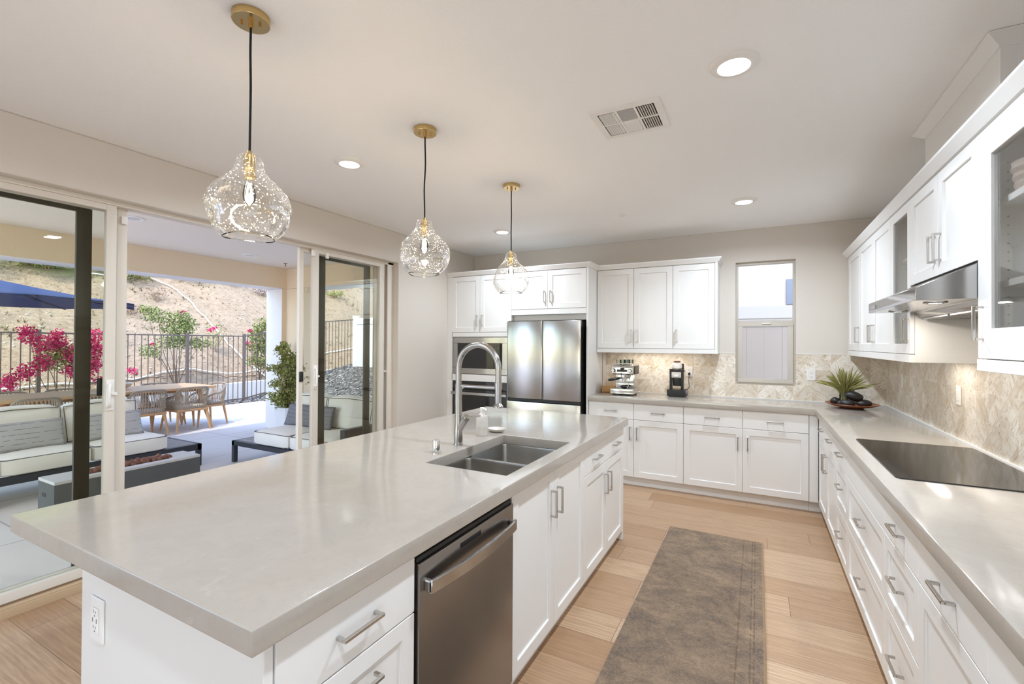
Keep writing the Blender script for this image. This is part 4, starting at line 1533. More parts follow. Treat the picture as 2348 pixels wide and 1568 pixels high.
g.build('control_panel', BLACKG, t, bevel=.002, seg=1)
d = G().fbox(FM, -3.378, -2.600, .285, .893, 0, .026).build('door', BLACKG, t, bevel=.003, seg=1)
g = G()
g.fbox(FM, -3.385, -2.598, .835, .868, .045, .062).fbox(FM, -3.36, -3.335, .84, .862, .026, .05).fbox(FM, -2.64, -2.615, .84, .862, .026, .05)
g.build('handle', STEEL, d, bevel=.003, seg=1)
G().fbox(FM, -3.385, -3.376, .28, 1.0, 0, .024).fbox(FM, -2.602, -2.596, .28, 1.0, 0, .024).build('side_trim', STEEL, t, smooth=False)

# ------------------------------------------------------------------ rug
g = G()
g.box(-.615, .040, 1.10, 3.880, .0005, .011)
o = g.build('runner_rug', RUGM, bevel=.004, loc=(-.29, 2.5, 0))
tag(o, 'long faded brown and grey runner rug on the oak floor beside the island', 'rug')

# ------------------------------------------------------------------ outlets
def outlet(c, F, label, kind='duplex', wd=.07, hg=.115):
    """F maps (u, v, w) local offsets to world around c"""
    t = thing('wall_outlet', label, 'outlet', c)
    G().fbox(F, -wd / 2, wd / 2, -hg / 2, hg / 2, .0004, .006).build('cover_plate', WHITEP, t, bevel=.002, seg=1)
    if kind == 'usb':
        G().fbox(F, -.0165, .0165, -.033, .033, .006, .010).build('socket', WHITEP, t, bevel=.0015, seg=1)
        g = G()
        for dv in (.020, -.022):
            g.fbox(F, -.008, -.006, dv, dv + .008, .0100, .0103).fbox(F, .005, .007, dv, dv + .007, .0100, .0103)
            g.cyl(F(0, dv - .007, .0098), F(0, dv - .007, .0103), .0022, n=8)
        g.fbox(F, -.013, -.010, -.006, .006, .0100, .0103).fbox(F, .009, .012, -.006, .006, .0100, .0103)
        g.build('slots', GAP, t, smooth=False)
    elif kind == 'duplex':
        g = G()
        for dv in (.020, -.020):
            g.fbox(F, -.016, .016, dv - .013, dv + .013, .006, .0078)
        g.build('socket', WHITEP, t, bevel=.003, seg=1)
        g = G()
        for dv in (.020, -.020):
            g.fbox(F, -.007, -.005, dv - .001, dv + .007, .0078, .0081).fbox(F, .005, .007, dv - .001, dv + .006, .0078, .0081)
            g.cyl(F(0, dv - .007, .0076), F(0, dv - .007, .0081), .002, n=8)
        g.build('slots', GAP, t, smooth=False)
    else:
        G().fbox(F, -.0165, .0165, -.033, .033, .006, .009).build('rocker_switch', WHITEP, t, bevel=.002, seg=1)
    return t
def off(c, e1, e2, e3):
    c, e1, e2, e3 = Vector(c), Vector(e1), Vector(e2), Vector(e3)
    return lambda u, v, w: c + e1 * u + e2 * v + e3 * w
c = (.473, YB - .008, 1.176)
outlet(c, off(c, (1, 0, 0), (0, 0, 1), (0, -1, 0)), 'white double outlet on the tile between the window and the grass vase')
c = (-.658, YB - .008, 1.170)
outlet(c, off(c, (1, 0, 0), (0, 0, 1), (0, -1, 0)), 'white outlet on the tile right of the coffee grinder, with a black plug')
c = (XR - .008, 4.856, 1.176)
outlet(c, off(c, (0, -1, 0), (0, 0, 1), (-1, 0, 0)), 'pale switch plate on the right wall tile nearest the corner', 'switch')
c = (XR - .008, 3.655, 1.176)
outlet(c, off(c, (0, -1, 0), (0, 0, 1), (-1, 0, 0)), 'pale cover plate on the right wall tile above the cooktop end', 'switch')
c = (-1.612, YI0, .700)
outlet(c, off(c, (1, 0, 0), (0, 0, 1), (0, -1, 0)), 'white outlet with charging ports on the near end panel of the island', 'usb', .074, .118)
# ------------------------------------------------------------------ pendants
PROF = [(.083, .0), (.086, .004), (.104, .018), (.125, .044), (.138, .074), (.1435, .103), (.1425, .128), (.133, .156), (.114, .183), (.090, .206), (.068, .227), (.053, .249), (.046, .270), (.0435, .286), (.040, .296), (.030, .302), (.013, .304)]
def smooth_prof(p, n=3):
    q = spline([(r, z, 0) for r, z in p], n)
    return [(max(.001, v.x), v.y) for v in q]
def pendant(x, y, label, dents, zb=1.853):
    t = thing('pendant_lamp', label, 'pendant lamp', (x, y, zb), 'glass pendants over the island')
    def warp(p, a):
        k = 0.0
        for (da, dz, dep, sa, sz) in dents:
            d = (a - da + math.pi) % (2 * math.pi) - math.pi
            k += dep * math.exp(-(d / sa) ** 2 - ((p.z - dz) / sz) ** 2)
        r = math.hypot(p.x, p.y)
        f = max(.3, 1 - k / max(r, .05))
        return Vector((p.x * f, p.y * f, p.z + .004 * math.sin(2 * a + dents[0][0])))
    prof = smooth_prof(PROF)
    G().lathe(prof, (x, y, zb), 72, warp=warp).build('glass_shade', SEEDED, t, sharp=180)
    # thick rolled rim at the open bottom
    G().tube([Vector((x, y, zb)) + warp(Vector((.0835 * math.cos(a), .0835 * math.sin(a), .001)), a) for a in [i * 2 * math.pi / 48 for i in range(49)]], .0022, 6, caps=False).build('shade_rim', CLEARGL, t)
    G().lathe([(.0, zb + .318), (.009, zb + .318), (.010, zb + .306), (.016, zb + .304), (.016, zb + .298), (.0195, zb + .296), (.0195, zb + .222), (.017, zb + .218), (.0, zb + .218)], (x, y, 0), 24).build('lamp_socket', BRASS, t)
    b = G().lathe([(.010, zb + .218), (.011, zb + .205), (.018, zb + .185), (.0225, zb + .160), (.020, zb + .138), (.010, zb + .122), (.001, zb + .118)], (x, y, 0), 20).build('bulb', CLEARGL, t)
    g = G()
    for k in range(4):
        a = k * math.pi / 2 + .4
        g.tube([(x + .004 * math.cos(a), y + .004 * math.sin(a), zb + .20), (x + .010 * math.cos(a), y + .010 * math.sin(a), zb + .165), (x + .006 * math.cos(a), y + .006 * math.sin(a), zb + .135)], .0016, 6)
    g.build('filament', FILA, b)
    pts = []
    for k in range(13):
        f = k / 12
        pts.append((x + .0025 * math.sin(f * 9 + x) * math.sin(math.pi * f), y + .0025 * math.sin(f * 7 + y * 3) * math.sin(math.pi * f), HC - .03 - f * (HC - .03 - zb - .315)))
    G().tube(pts, .0042, 8).build('cord', CORD, t)
    c = G().lathe([(.0635, HC - .0005), (.0635, HC - .024), (.062, HC - .0265), (.0, HC - .0265)], (x, y, 0), 44).build('ceiling_canopy', BRASS, t)
    g = G()
    g.cyl((x, y, HC - .026), (x, y, HC - .047), .0085, .0085, n=14)
    for sg in (-1, 1):
        g.cyl((x + sg * .024, y + sg * .020, HC - .026), (x + sg * .024, y + sg * .020, HC - .037), .0045, n=10)
    g.build('canopy_screws', BRASS, c)
    ld = bpy.data.lights.new('bulb_light', 'POINT')
    ld.energy = 4.0 * EXPOSURE_LAMP
    ld.color = (1, .80, .58)
    ld.shadow_soft_size = .02
    lo = bpy.data.objects.new('bulb_light', ld)
    COL.objects.link(lo)
    lo.parent = t
    lo.location = (0, 0, .155)
pendant(-1.65, 1.040, 'seeded glass pendant lamp nearest the camera, largest of the three', [(2.4, .10, .045, .42, .035), (-.75, .13, .038, .30, .06), (-1.9, .07, .02, .4, .03)])
pendant(-1.65, 2.051, 'middle seeded glass pendant lamp between the nearest and farthest ones', [(-.35, .09, .05, .36, .035), (3.6, .12, .02, .5, .05), (-1.5, .12, .02, .35, .04)])
pendant(-1.65, 3.083, 'smallest looking seeded glass pendant lamp in front of the oven cabinet', [(-2.5, .14, .03, .4, .04), (.1, .11, .03, .35, .035)])

# ------------------------------------------------------------------ espresso machine
ex0, ex1, ey0, ey1 = -1.41, -1.165, 4.945, 5.245
t = thing('espresso_machine', 'chrome espresso machine with black handles on the back worktop, left end', 'espresso machine', ((ex0 + ex1) / 2, 5.09, .914))
PANEL = mat('machine_steel', (.70, .69, .67, 1), .14, 1.0)
g = G()
g.box(ex0, ex1, ey0, ey1, .931, .984)
g.build('drip_tray', PANEL, t, bevel=.003)
G().box(ex0 + .012, ex1 - .012, ey0 + .008, ey0 + .17, .984, .987).build('tray_grille', mat('grille_grey', lin(150, 146, 140), .35, .8), t, bevel=.001, seg=1)
g = G()
g.box(ex0 + .018, ex1 - .018, ey0 + .17, ey1 - .02, .987, 1.15)
g.box(ex0 + .02, ex1 - .02, ey0 + .155, ey0 + .17, 1.000, 1.035)
g.build('back_body', PANEL, t, bevel=.003)
g = G()
FE = lambda u, v, w: Vector((w, u, v))
g.prism([(ey0 + .01, 1.150), (ey0 + .012, 1.215), (ey0 + .035, 1.238), (ey1, 1.238), (ey1, 1.135), (ey0 + .03, 1.135)], FE, ex0 + .012, ex1 - .006)
g.build('upper_body', PANEL, t, bevel=.003)
G().box(ex1 - .006, ex1 + .002, ey0 + .06, ey1 - .03, 1.140, 1.232).build('side_grille', BLACKP, t, bevel=.003)
g = G()
for x in (ex0 + .02, ex1 - .012):
    g.tube([(x, ey0 + .03, 1.238), (x, ey0 + .03, 1.256), (x, ey1 - .01, 1.256), (x, ey1 - .01, 1.238)], .003, 6)
g.tube([(ex0 + .02, ey0 + .03, 1.256), (ex1 - .012, ey0 + .03, 1.256)], .003, 6)
g.build('cup_rail', CHROME, t)
for i, x in enumerate((ex0 + .026, ex1 - .038)):
    dl = G().cyl((x, ey0 + .012, 1.182), (x, ey0 - .006, 1.182), .0205, n=24).build('gauge', BLACKP, t, bevel=.002, seg=1)
    G().cyl((x, ey0 - .006, 1.182), (x, ey0 - .0072, 1.182), .016, n=24).build('dial_face', WHITEP, dl, smooth=False)
g = G()
g.box(-1.338, -1.232, ey0 + .012, ey0 - .008, 1.170, 1.194)
g.tube([(-1.30, ey0 - .004, 1.20), (-1.265, ey0 - .004, 1.206)], .010, 8)
g.build('paddle_lever', BLACKP, t, bevel=.005)
g = G()
g.cyl((-1.28, ey0 + .06, 1.135), (-1.28, ey0 + .06, 1.108), .034, n=22)
g.cyl((-1.28, ey0 + .06, 1.112), (-1.28, ey0 + .06, 1.085), .030, .026, n=22)
g.tube([(-1.295, ey0 + .06, 1.085), (-1.295, ey0 + .055, 1.066)], .006, 8)
g.tube([(-1.265, ey0 + .06, 1.085), (-1.265, ey0 + .055, 1.066)], .006, 8)
g.build('brew_group', CHROME, t)
G().tube([(-1.31, ey0 + .045, 1.100), (-1.325, ey0 + .01, 1.097), (-1.37, ey0 - .035, 1.087), (-1.418, ey0 - .055, 1.080)], [.008, .013, .015, .012], 10).build('portafilter_handle', BLACKP, t)
g = G()
g.tube(spline([(ex1 - .03, ey0 + .03, 1.135), (ex1 - .035, ey0 - .002, 1.10), (ex1 - .045, ey0 - .01, 1.04), (ex1 - .06, ey0 - .016, 1.0)], 5), .0042, 8)
g.build('steam_wand', CHROME, t)
G().ell((-1.27, ey0 + .045, 1.006), (.045, .030, .019)).build('portafilter_spare', BLACKP, t)
g = G()
for x in (ex0 + .03, ex1 - .04):
    for y in (ey0 + .03, ey1 - .03):
        g.cyl((x, y, .9145), (x, y, .932), .016, .011, n=14)
g.box(ex0 + .06, ex1 - .05, ey0 + .06, ey1 - .05, .918, .931)
g.build('feet', BLACKP, t)
g = G()
g.tube(spline([(ex1 - .005, 5.06, .965), (ex1 + .03, 5.05, .972), (ex1 + .045, 5.02, .96), (ex1 + .03, 5.03, .945), (ex1 - .005, 5.04, .945)], 5), .006, 8)
g.build('side_knob', CHROME, t)
fc = bpy.data.curves.new('lettering', 'FONT')
fc.body = 'la marzocco'
fc.size = .017
fc.extrude = .0003
fc.align_x = 'RIGHT'
fc.materials.append(mat('letter_grey', lin(92, 88, 84), .5))
_fo = bpy.data.objects.new('lettering_curve', fc)
fo = bpy.data.objects.new('lettering', bpy.data.meshes.new_from_object(_fo))
bpy.data.objects.remove(_fo)
COL.objects.link(fo)
fo.parent = t
fo.rotation_euler = (math.pi / 2, 0, 0)
fo.location = Vector((ex1 - .018, ey0 - .0004, .953)) - ROOT_OFF[t]
# small glasses on top of the machine
gl0 = G().lathe([(.0, .0012), (.019, .0012), (.0195, .004), (.0235, .058), (.0222, .058), (.018, .007), (.0, .0065)], (0, 0, 0), 16).build('shot_glass', CLEARGL)
k = 0
spots = [(-1.345, 5.03), (-1.295, 5.02), (-1.245, 5.03), (-1.32, 5.09), (-1.268, 5.085), (-1.22, 5.10), (-1.295, 5.15), (-1.24, 5.155)]
for i, (x, y) in enumerate(spots):
    o = gl0 if i == 0 else copy_tree(gl0, (0, 0, 0))
    o.location = (x, y, 1.2385)
    tag(o, 'small clear glass standing on top of the espresso machine', 'glass', 'clear glasses on the espresso machine')
o = G().box(-1.585, -1.43, 5.20, 5.36, .9145, .985).build('wooden_box', BOARDW, bevel=.004, loc=(-1.51, 5.28, .9145))
tag(o, 'low pale wooden box in the corner left of the espresso machine', 'box')
o = G().box(-1.604, -1.592, 5.30, YB - .010, .9145, 1.372).build('corner_strip', CAB, bevel=.002, loc=(-1.598, 5.35, .9145))
tag(o, 'narrow white upright trim strip where the fridge panel meets the tile', 'trim')

# ------------------------------------------------------------------ coffee grinder
gx0, gx1, gy0, gy1 = -.846, -.664, 5.10, 5.29
t = thing('coffee_grinder', 'black coffee grinder with white glass jar on top, right of the espresso machine', 'coffee grinder', ((gx0 + gx1) / 2, 5.19, .914))
gm = (gx0 + gx1) / 2
g = G()
g.box(gx0, gx1, gy0, gy1, .922, .988)
g.box(gx0 + .015, gx1 - .004, gy0 + .012, gy1 - .01, .9145, .922)
g.build('base', BLACKP, t, bevel=.002)
g = G()
for x in (gx0 + .022, gx1 - .046):
    g.box(x, x + .024, gy0 + .03, gy0 + .10, .988, 1.205)
g.box(gx0 + .022, gx1 - .022, gy0 + .035, gy0 + .06, 1.096, 1.112)
g.box(gx0 + .022, gx1 - .022, gy0 + .04, gy0 + .15, 1.176, 1.198)
g.build('stand', BLACKP, t, bevel=.003)
G().box(gx0 + .040, gx1 - .040, gy0 + .030, gy0 + .145, 1.115, 1.175).build('grinder_head', mat('satin_grey', lin(206, 200, 192), .3, .3), t, bevel=.004)
g = G()
g.cyl((gm + .005, gy0 + .05, 1.112), (gm + .005, gy0 + .05, 1.028), .046, .040, n=22)
g.build('dosing_cup', mat('cup_black', lin(30, 34, 34), .18), t, bevel=.003)
g = G()
g.box(gm - .022, gm + .022, gy0 + .024, gy0 + .032, 1.125, 1.148)
g.build('front_badge', WHITEP, t, bevel=.003)
G().lathe([(.0, 1.199), (.035, 1.199), (.052, 1.215), (.054, 1.24), (.046, 1.265), (.034, 1.275), (.0, 1.276)], (gm, gy0 + .085, 0), 26).build('bean_jar', mat('jar_glass', lin(226, 220, 212), .08, coat=.5), t)
G().lathe([(.0, 1.276), (.034, 1.276), (.036, 1.281), (.034, 1.290), (.0, 1.292)], (gm, gy0 + .085, 0), 24).build('jar_lid', mat('lid_brown', lin(112, 78, 66), .45), t)
G().box(gx1 - .052, gx1 - .026, gy0 + .09, gy0 + .13, 1.205, 1.262).build('side_chute', BLACKP, t, bevel=.004)
G().cyl((gx1 - .002, 5.17, .955), (gx1 + .018, 5.17, .955), .028, n=20).build('cable_spool', mat('spool_grey', lin(120, 112, 106), .4), t)
g = G()
g.tube(spline([(gx1 - .002, 5.21, .985), (gx1 + .022, 5.25, 1.01), (-.655, 5.33, 1.07), (-.657, 5.37, 1.135)], 6), .0032, 8)
g.cyl((-.657, YB - .0155, 1.148), (-.657, YB - .045, 1.143), .012, .010, n=12)
g.tube([(-.657, 5.37, 1.132), (-.657, 5.368, 1.146)], .005, 8)
g.build('power_cord', CORD, t)

# ------------------------------------------------------------------ plate with stones and grass vase
px, py = .742, 5.03
PLR = [(.0, .9145), (.085, .9145), (.088, .917), (.10, .920), (.150, .932), (.186, .945), (.200, .9525), (.198, .955), (.182, .949), (.145, .936), (.09, .926), (.0, .924)]
o = G().lathe(PLR, (px, py, 0), 48).build('plate', PLATEW, loc=(px, py, .9145))
tag(o, 'shallow brown wooden plate holding black stones in the worktop corner', 'plate')
st = [((.622, 5.03, .966), (.040, .038, .035), 0.3, 'round black stone at the left side of the wooden plate'),
      ((.700, 4.945, .962), (.058, .040, .032), -.2, 'black stone at the front middle of the wooden plate'),
      ((.822, 4.975, .964), (.060, .042, .032), .25, 'black stone at the right side of the wooden plate'),
      ((.752, 4.985, 1.022), (.070, .048, .041), .0, 'largest dark stone, lying on top of the others on the plate'),
      ((.655, 4.995, .955), (.030, .030, .024), .8, 'small black stone between the left and front stones on the plate')]
for i, (c, rd, a, lb) in enumerate(st):
    q = Quaternion((0, 0, 1), a) @ Quaternion((0, 1, 0), .28 if i == 3 else .0)
    o = G().ell(c, rd, q, 24, 14, .10, i + 2).build('stone', STONE, loc=c, sharp=180)
    tag(o, lb, 'stone', 'stones on the wooden plate')
t = thing('grass_vase', 'small clear glass vase of green grass on the wooden plate', 'vase', (.705, 5.10, .926))
G().lathe([(.0, .9275), (.040, .9275), (.046, .934), (.047, 1.02), (.041, 1.035), (.041, 1.045), (.044, 1.047), (.0425, 1.047), (.0385, 1.045), (.0385, 1.035), (.0445, 1.018), (.0435, .936), (.0, .933)], (.705, 5.10, 0), 28).build('glass_vase', CLEARGL, t)
g = G()
R2 = random.Random(11)
for i in range(105):
    a = R2.uniform(0, 2 * math.pi)
    L = R2.uniform(.19, .29)
    spread = R2.uniform(.1, .95)
    bx, by = .705 + .024 * math.cos(a) * R2.random(), 5.10 + .024 * math.sin(a) * R2.random()
    dx, dy = math.cos(a), math.sin(a) * .75
    pts = []
    for k in range(7):
        f = k / 6
        rr = spread * L * (.25 * f + .75 * f ** 1.7)
        zz = .95 + .085 * min(1, f * 2.6) + (L * (1.05 - spread * .62)) * f - .045 * spread * f * f
        pts.append(Vector((bx + dx * rr, min(by + dy * rr, YB - .03), zz)))
    wdt = [.0024, .0026, .003, .0046, .0058, .0042, .0006]
    g.tube(pts, wdt, 4, ry=None)
g.build('grass_blades', GRASSV, t)
# ------------------------------------------------------------------ patio structure
struct(G().prism([(-11.15, -6), (-3.64, -6), (-3.64, 7.0), (-8.6, 7.6), (-11.15, 7.6)], W3, -.2, ZP).build('patio_slab', PATIO, smooth=False))
struct(G().box(-7.62, -3.64, -0.6, 5.65, 2.735, 2.95).build('patio_roof', STUCCOC, smooth=False))
g = G()
g.prism([(-7.62, -0.6), (-7.2, -0.6), (-7.2, 5.22), (-3.665, 5.22), (-3.665, 5.65), (-7.62, 5.65)], W3, 2.39, 2.734)
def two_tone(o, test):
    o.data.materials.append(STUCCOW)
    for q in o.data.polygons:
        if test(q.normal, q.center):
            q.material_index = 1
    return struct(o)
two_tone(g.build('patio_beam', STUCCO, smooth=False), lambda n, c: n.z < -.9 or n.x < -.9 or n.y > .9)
g = G()
g.prism([(-7.62, 5.13), (-7.2, 5.13), (-7.2, 5.22), (-6.75, 5.22), (-6.75, 5.65), (-7.62, 5.65)], W3, ZP, 2.389)
g.prism([(-6.752, 2.389), (-6.752, 2.30), (-6.67, 2.389)], lambda u, v, w: Vector((u, w, v)), 5.23, 5.64)
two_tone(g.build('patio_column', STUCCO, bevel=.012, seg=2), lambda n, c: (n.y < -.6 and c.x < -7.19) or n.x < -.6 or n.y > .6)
struct(G().box(-3.66, -3.64, -.2, OPY0, 0, 2.95).box(-3.66, -3.64, OPY1, 6.3, 0, 2.95).box(-3.66, -3.64, OPY0, OPY1, OPZ, 2.95).build('wall_outside', STUCCO, smooth=False))
for (x, y, lb) in ((-6.53, 4.13, 'round recessed light in the patio ceiling near the right door leaf'), (-5.65, 2.34, 'round recessed light in the patio ceiling near the left door leaf')):
    t = thing('patio_light', lb, 'ceiling light', (x, y, 2.735))
    G().lathe([(.10, 2.7345), (.10, 2.729), (.085, 2.722), (.065, 2.727)], (x, y, 0), 32).build('trim_ring', WHITEP, t)
    G().cyl((x, y, 2.7285), (x, y, 2.7275), .066, n=28).build('lens', mat('lens_grey', lin(210, 206, 204), .3), t, smooth=False)
t = thing('fire_sprinkler', 'small grey fire sprinkler head hanging from the patio ceiling', 'sprinkler', (-6.7, 4.83, 2.735))
g = G()
g.lathe([(.03, 2.7345), (.03, 2.73), (.0, 2.729)], (-6.7, 4.83, 0), 16)
g.cyl((-6.7, 4.83, 2.73), (-6.7, 4.83, 2.69), .008, n=8)
g.lathe([(.0, 2.69), (.016, 2.689), (.0, 2.687)], (-6.7, 4.83, 0), 12)
g.build('sprinkler_head', STEELD, t)

# neighbour seen through the back window
t = thing('neighbour_house', 'white stuccoed house wall with a dark window edge seen through the kitchen window', 'house', (0, 9, 0))
G().box(-2.2, 4.0, 8.6, 9.6, 2.10, 6.0).build('wall', NEIGH, t, smooth=False)
G().box(.415, 1.3, 8.57, 8.6, 2.12, 2.52).build('window', NEIGHD, t, smooth=False)
G().box(-2.2, 4.0, 8.55, 9.6, 1.90, 2.10).build('lower_band', mat('band_grey', lin(178, 172, 172), .8), t, smooth=False)
G().box(-2.2, 4.0, 8.6, 9.6, 0, 1.9).build('foundation', CONCW, t, smooth=False)
t = thing('side_fence', 'grey vinyl board fence just outside the lower kitchen window', 'fence', (0, 7, 0))
g = G()
for k in range(16):
    x = -1.6 + k * .21
    g.box(x + .0003, x + .2097, 7.0, 7.03, -.05, 1.72)
g.build('fence_boards', GVINYL, t, bevel=.003, seg=1)
G().box(-1.6, 1.76, 6.985, 7.045, 1.72, 1.80).build('top_rail', GVINYL, t, bevel=.004, seg=1)
struct(G().box(-3.4, 6, 5.7, 9.6, -.3, -.05).build('side_yard', CONCW, smooth=False))

# ------------------------------------------------------------------ sloping gravel bed and hillside
def ground_z(y):
    if y < 7.1:
        return ZP
    if y < 9.5:
        return ZP + (y - 7.1) * .177
    return ZP + .425 + (y - 9.5) * .10
def bed(x, y):
    k = max(0.0, min(1.0, (-x - 3.8) / 7.4))
    return ZP - .045 + max(0, ground_z(y - .25) - ZP) * (0.55 + .45 * k) + max(0, y - 6.9) * .07
g = G()
nx, ny = 40, 36
vs = [[g.bm.verts.new((-11.86 + i * (11.86 - 3.7) / nx, 6.8 + j * 5.9 / ny, bed(-11.86 + i * (11.86 - 3.7) / nx, 6.8 + j * 5.9 / ny) + .02 * noise.noise(Vector((i * .7, j * .7, 0))))) for j in range(ny + 1)] for i in range(nx + 1)]
for i in range(nx):
    for j in range(ny):
        g.bm.faces.new((vs[i][j], vs[i + 1][j], vs[i + 1][j + 1], vs[i][j + 1]))
struct(g.build('gravel_bed', GRAVEL))
struct(G().box(-11.9, -11.15, -6, 7.0, -.2, ZP - .015).build('planting_strip', GRAVEL, smooth=False))

def rocks(n, fn, seed, name, lb):
    R = random.Random(seed)
    g = G()
    for i in range(n):
        c, r = fn(R)
        tb = bmesh.ops.create_icosphere(g.bm, subdivisions=1, radius=r, matrix=Matrix.Translation(c) @ Quaternion((R.random(), R.random(), R.random(), R.random() + .01)).normalized().to_matrix().to_4x4() @ Matrix.Diagonal((1, R.uniform(.6, 1), R.uniform(.35, .7), 1)))
        for v in tb['verts']:
            v.co += Vector((R.uniform(-1, 1), R.uniform(-1, 1), R.uniform(-1, 1))) * r * .18
    o = g.build(name, STONEM, smooth=False)
    return tag(o, lb, 'gravel', kind='stuff')
def f1(R):
    x, y = R.uniform(-11.2, -5.0), R.uniform(7.35, 10.5)
    return Vector((x, y, bed(x, y) + .01)), R.uniform(.02, .05)
rocks(2600, f1, 3, 'gravel_stones', 'dark grey gravel stones covering the sloping bed beside the patio')
def f2(R):
    y = R.uniform(2.0, 8.0)
    x = -11.45 + R.uniform(-.3, .3)
    return Vector((x, y, max(ZP, bed(x, y)) + .005)), R.uniform(.02, .06)
rocks(420, f2, 5, 'border_stones', 'loose stones along the foot of the metal fence')

# low retaining wall
g = G()
ys = [-6, 5.5, 8.2, 10.0, 12.0, 16.0]
tz = [.36, .37, .43, .60, .70, .80]
for k in range(5):
    y0, y1 = ys[k], ys[k + 1]
    g.hexa([(-12.05, y0, -.3), (-11.87, y0, -.3), (-11.87, y1, -.3), (-12.05, y1, -.3), (-12.05, y0, tz[k]), (-11.87, y0, tz[k]), (-11.87, y1, tz[k + 1]), (-12.05, y1, tz[k + 1])])
tag(g.build('retaining_wall', CONCW, smooth=False), 'low pale concrete retaining wall at the foot of the hillside', 'wall', kind='structure')

def hill(x, y):
    base = .34 + .56 * max(0, -12.05 - x) + (.03 * max(0, y - 8))
    nz = Vector((x * .35, y * .35, 0))
    return base + .30 * noise.noise(nz) + .10 * noise.noise(nz * 4.1) + .035 * noise.noise(nz * 13)
g = G()
nx, ny = 150, 210
X0, X1, Y0, Y1 = -12.0, -34.0, -9.0, 32.0
vs = []
for i in range(nx + 1):
    x = X0 + (X1 - X0) * (i / nx) ** 1.5
    row = []
    for j in range(ny + 1):
        y = Y0 + (Y1 - Y0) * j / ny
        z = hill(x, y)
        if i == 0:
            z = .30
        row.append(g.bm.verts.new((x, y, z)))
    vs.append(row)
for i in range(nx):
    for j in range(ny):
        g.bm.faces.new((vs[i][j], vs[i][j + 1], vs[i + 1][j + 1], vs[i + 1][j]))
struct(g.build('hillside_ground', DIRT, sharp=180))

def on_hill(x, y, dz=0.0):
    return Vector((x, y, hill(x, y) + dz))

# irrigation pipes lie on the slope
def pipe(pts, r, m, name, lb):
    q = [on_hill(p.x, p.y, r + .03) for p in spline([(x, y, 0) for x, y in pts], 6)]
    o = G().tube(q, r, 8).build(name, m, loc=q[0])
    return tag(o, lb, 'pipe')
pipe([(-17.60, 6.2), (-17.69, 7.12), (-17.85, 7.71), (-17.8, 7.97), (-17.5, 8.19), (-17.12, 8.27), (-16.45, 8.27), (-15.81, 8.26), (-15.04, 8.24), (-14.4, 8.21), (-13.82, 8.2), (-13.1, 8.26), (-12.5, 8.4)], .021, PIPE, 'irrigation_pipe', 'white irrigation pipe curving down the hillside above the fence')
pipe([(-12.30, 2.0), (-12.36, 4.0), (-12.42, 5.02), (-12.61, 6.01), (-12.66, 7.16), (-12.79, 8.76), (-12.99, 10.11), (-13.05, 10.93), (-13.04, 12.2)], .018, PIPE, 'irrigation_pipe', 'white irrigation pipe running level along the foot of the hillside')
pipe([(-12.36, 4.4), (-12.39, 5.01), (-12.46, 5.4), (-12.42, 6.0), (-12.55, 6.5), (-12.40, 7.0), (-12.38, 7.4), (-12.49, 7.9), (-12.56, 8.6)], .010, mat('brown_hose', lin(104, 84, 66), .7), 'drip_hose', 'thin brown drip hose snaking below the level white pipe')

# ------------------------------------------------------------------ plants
def leaf_cloud(blobs, n, size, seed, droop=.3):
    """many small folded leaves scattered through ellipsoid blobs ((c),(r),weight)"""
    R = random.Random(seed)
    g = G()
    tw = sum(b[2] for b in blobs)
    for (c, r, wt) in blobs:
        for _ in range(int(n * wt / tw)):
            d = Vector((R.gauss(0, 1), R.gauss(0, 1), R.gauss(0, 1))).normalized() * (R.random() ** .45)
            p = Vector((c[0] + d.x * r[0], c[1] + d.y * r[1], c[2] + d.z * r[2]))
            s = size * R.uniform(.6, 1.3)
            a = Vector((R.uniform(-1, 1), R.uniform(-1, 1), R.uniform(-1, .6) - droop)).normalized()
            b = a.cross(Vector((R.uniform(-1, 1), R.uniform(-1, 1), R.uniform(.2, 1)))).normalized()
            nrm = a.cross(b)
            v = [g.bm.verts.new(p + q) for q in (Vector(), a * s * .5 + b * s * .28 + nrm * s * .1, a * s, a * s * .5 - b * s * .28 + nrm * s * .1)]
            g.bm.faces.new((v[0], v[1], v[2]))
            g.bm.faces.new((v[0], v[2], v[3]))
    return g
def branches(root, tips, r, seed):
    R = random.Random(seed)
    g = G()
    root = Vector(root)
    for tp in tips:
        tp = Vector(tp)
        mid = (root + tp) / 2 + Vector((R.uniform(-.1, .1), R.uniform(-.1, .1), R.uniform(.0, .12)))
        g.tube(spline([root, root.lerp(mid, .5) + Vector((0, 0, .05)), mid, tp], 4), [r * (1 - .75 * i / 12) for i in range(13)], 5)
    return g
def widen(bl, k):
    return [(c, (r[0] * k, r[1] * k, r[2] * k), w) for c, r, w in bl]
# pink bougainvillea at the left of the fence
t = thing('bougainvillea', 'bright pink bougainvillea bush spilling over the fence on the left', 'shrub', (-10.8, 3.4, ZP))
pk = [((3.02, 1.55), .13), ((3.19, 1.41), .18), ((3.38, 1.44), .15), ((3.35, 1.60), .10), ((3.85, 1.55), .17), ((3.89, 1.33), .17), ((3.86, 1.05), .17), ((3.19, 1.11), .15), ((2.98, .97), .15), ((2.78, .81), .15), ((3.56, .96), .14), ((3.74, .84), .13), ((3.95, .76), .09), ((4.45, .905), .075), ((2.97, 1.66), .10), ((3.55, 1.25), .16), ((3.70, 1.45), .14)]
bl = [((-10.72, y, z), (.16, r, r), r * r) for (y, z), r in pk]
leaf_cloud(bl, 3600, .052, 21).build('blossoms', PINK, t, smooth=False)
gb = [((-10.82, 3.4, 1.28), (.2, .34, .2), 1), ((-10.82, 3.75, 1.15), (.2, .25, .3), 1), ((-10.82, 3.3, 1.1), (.2, .25, .15), .6)]
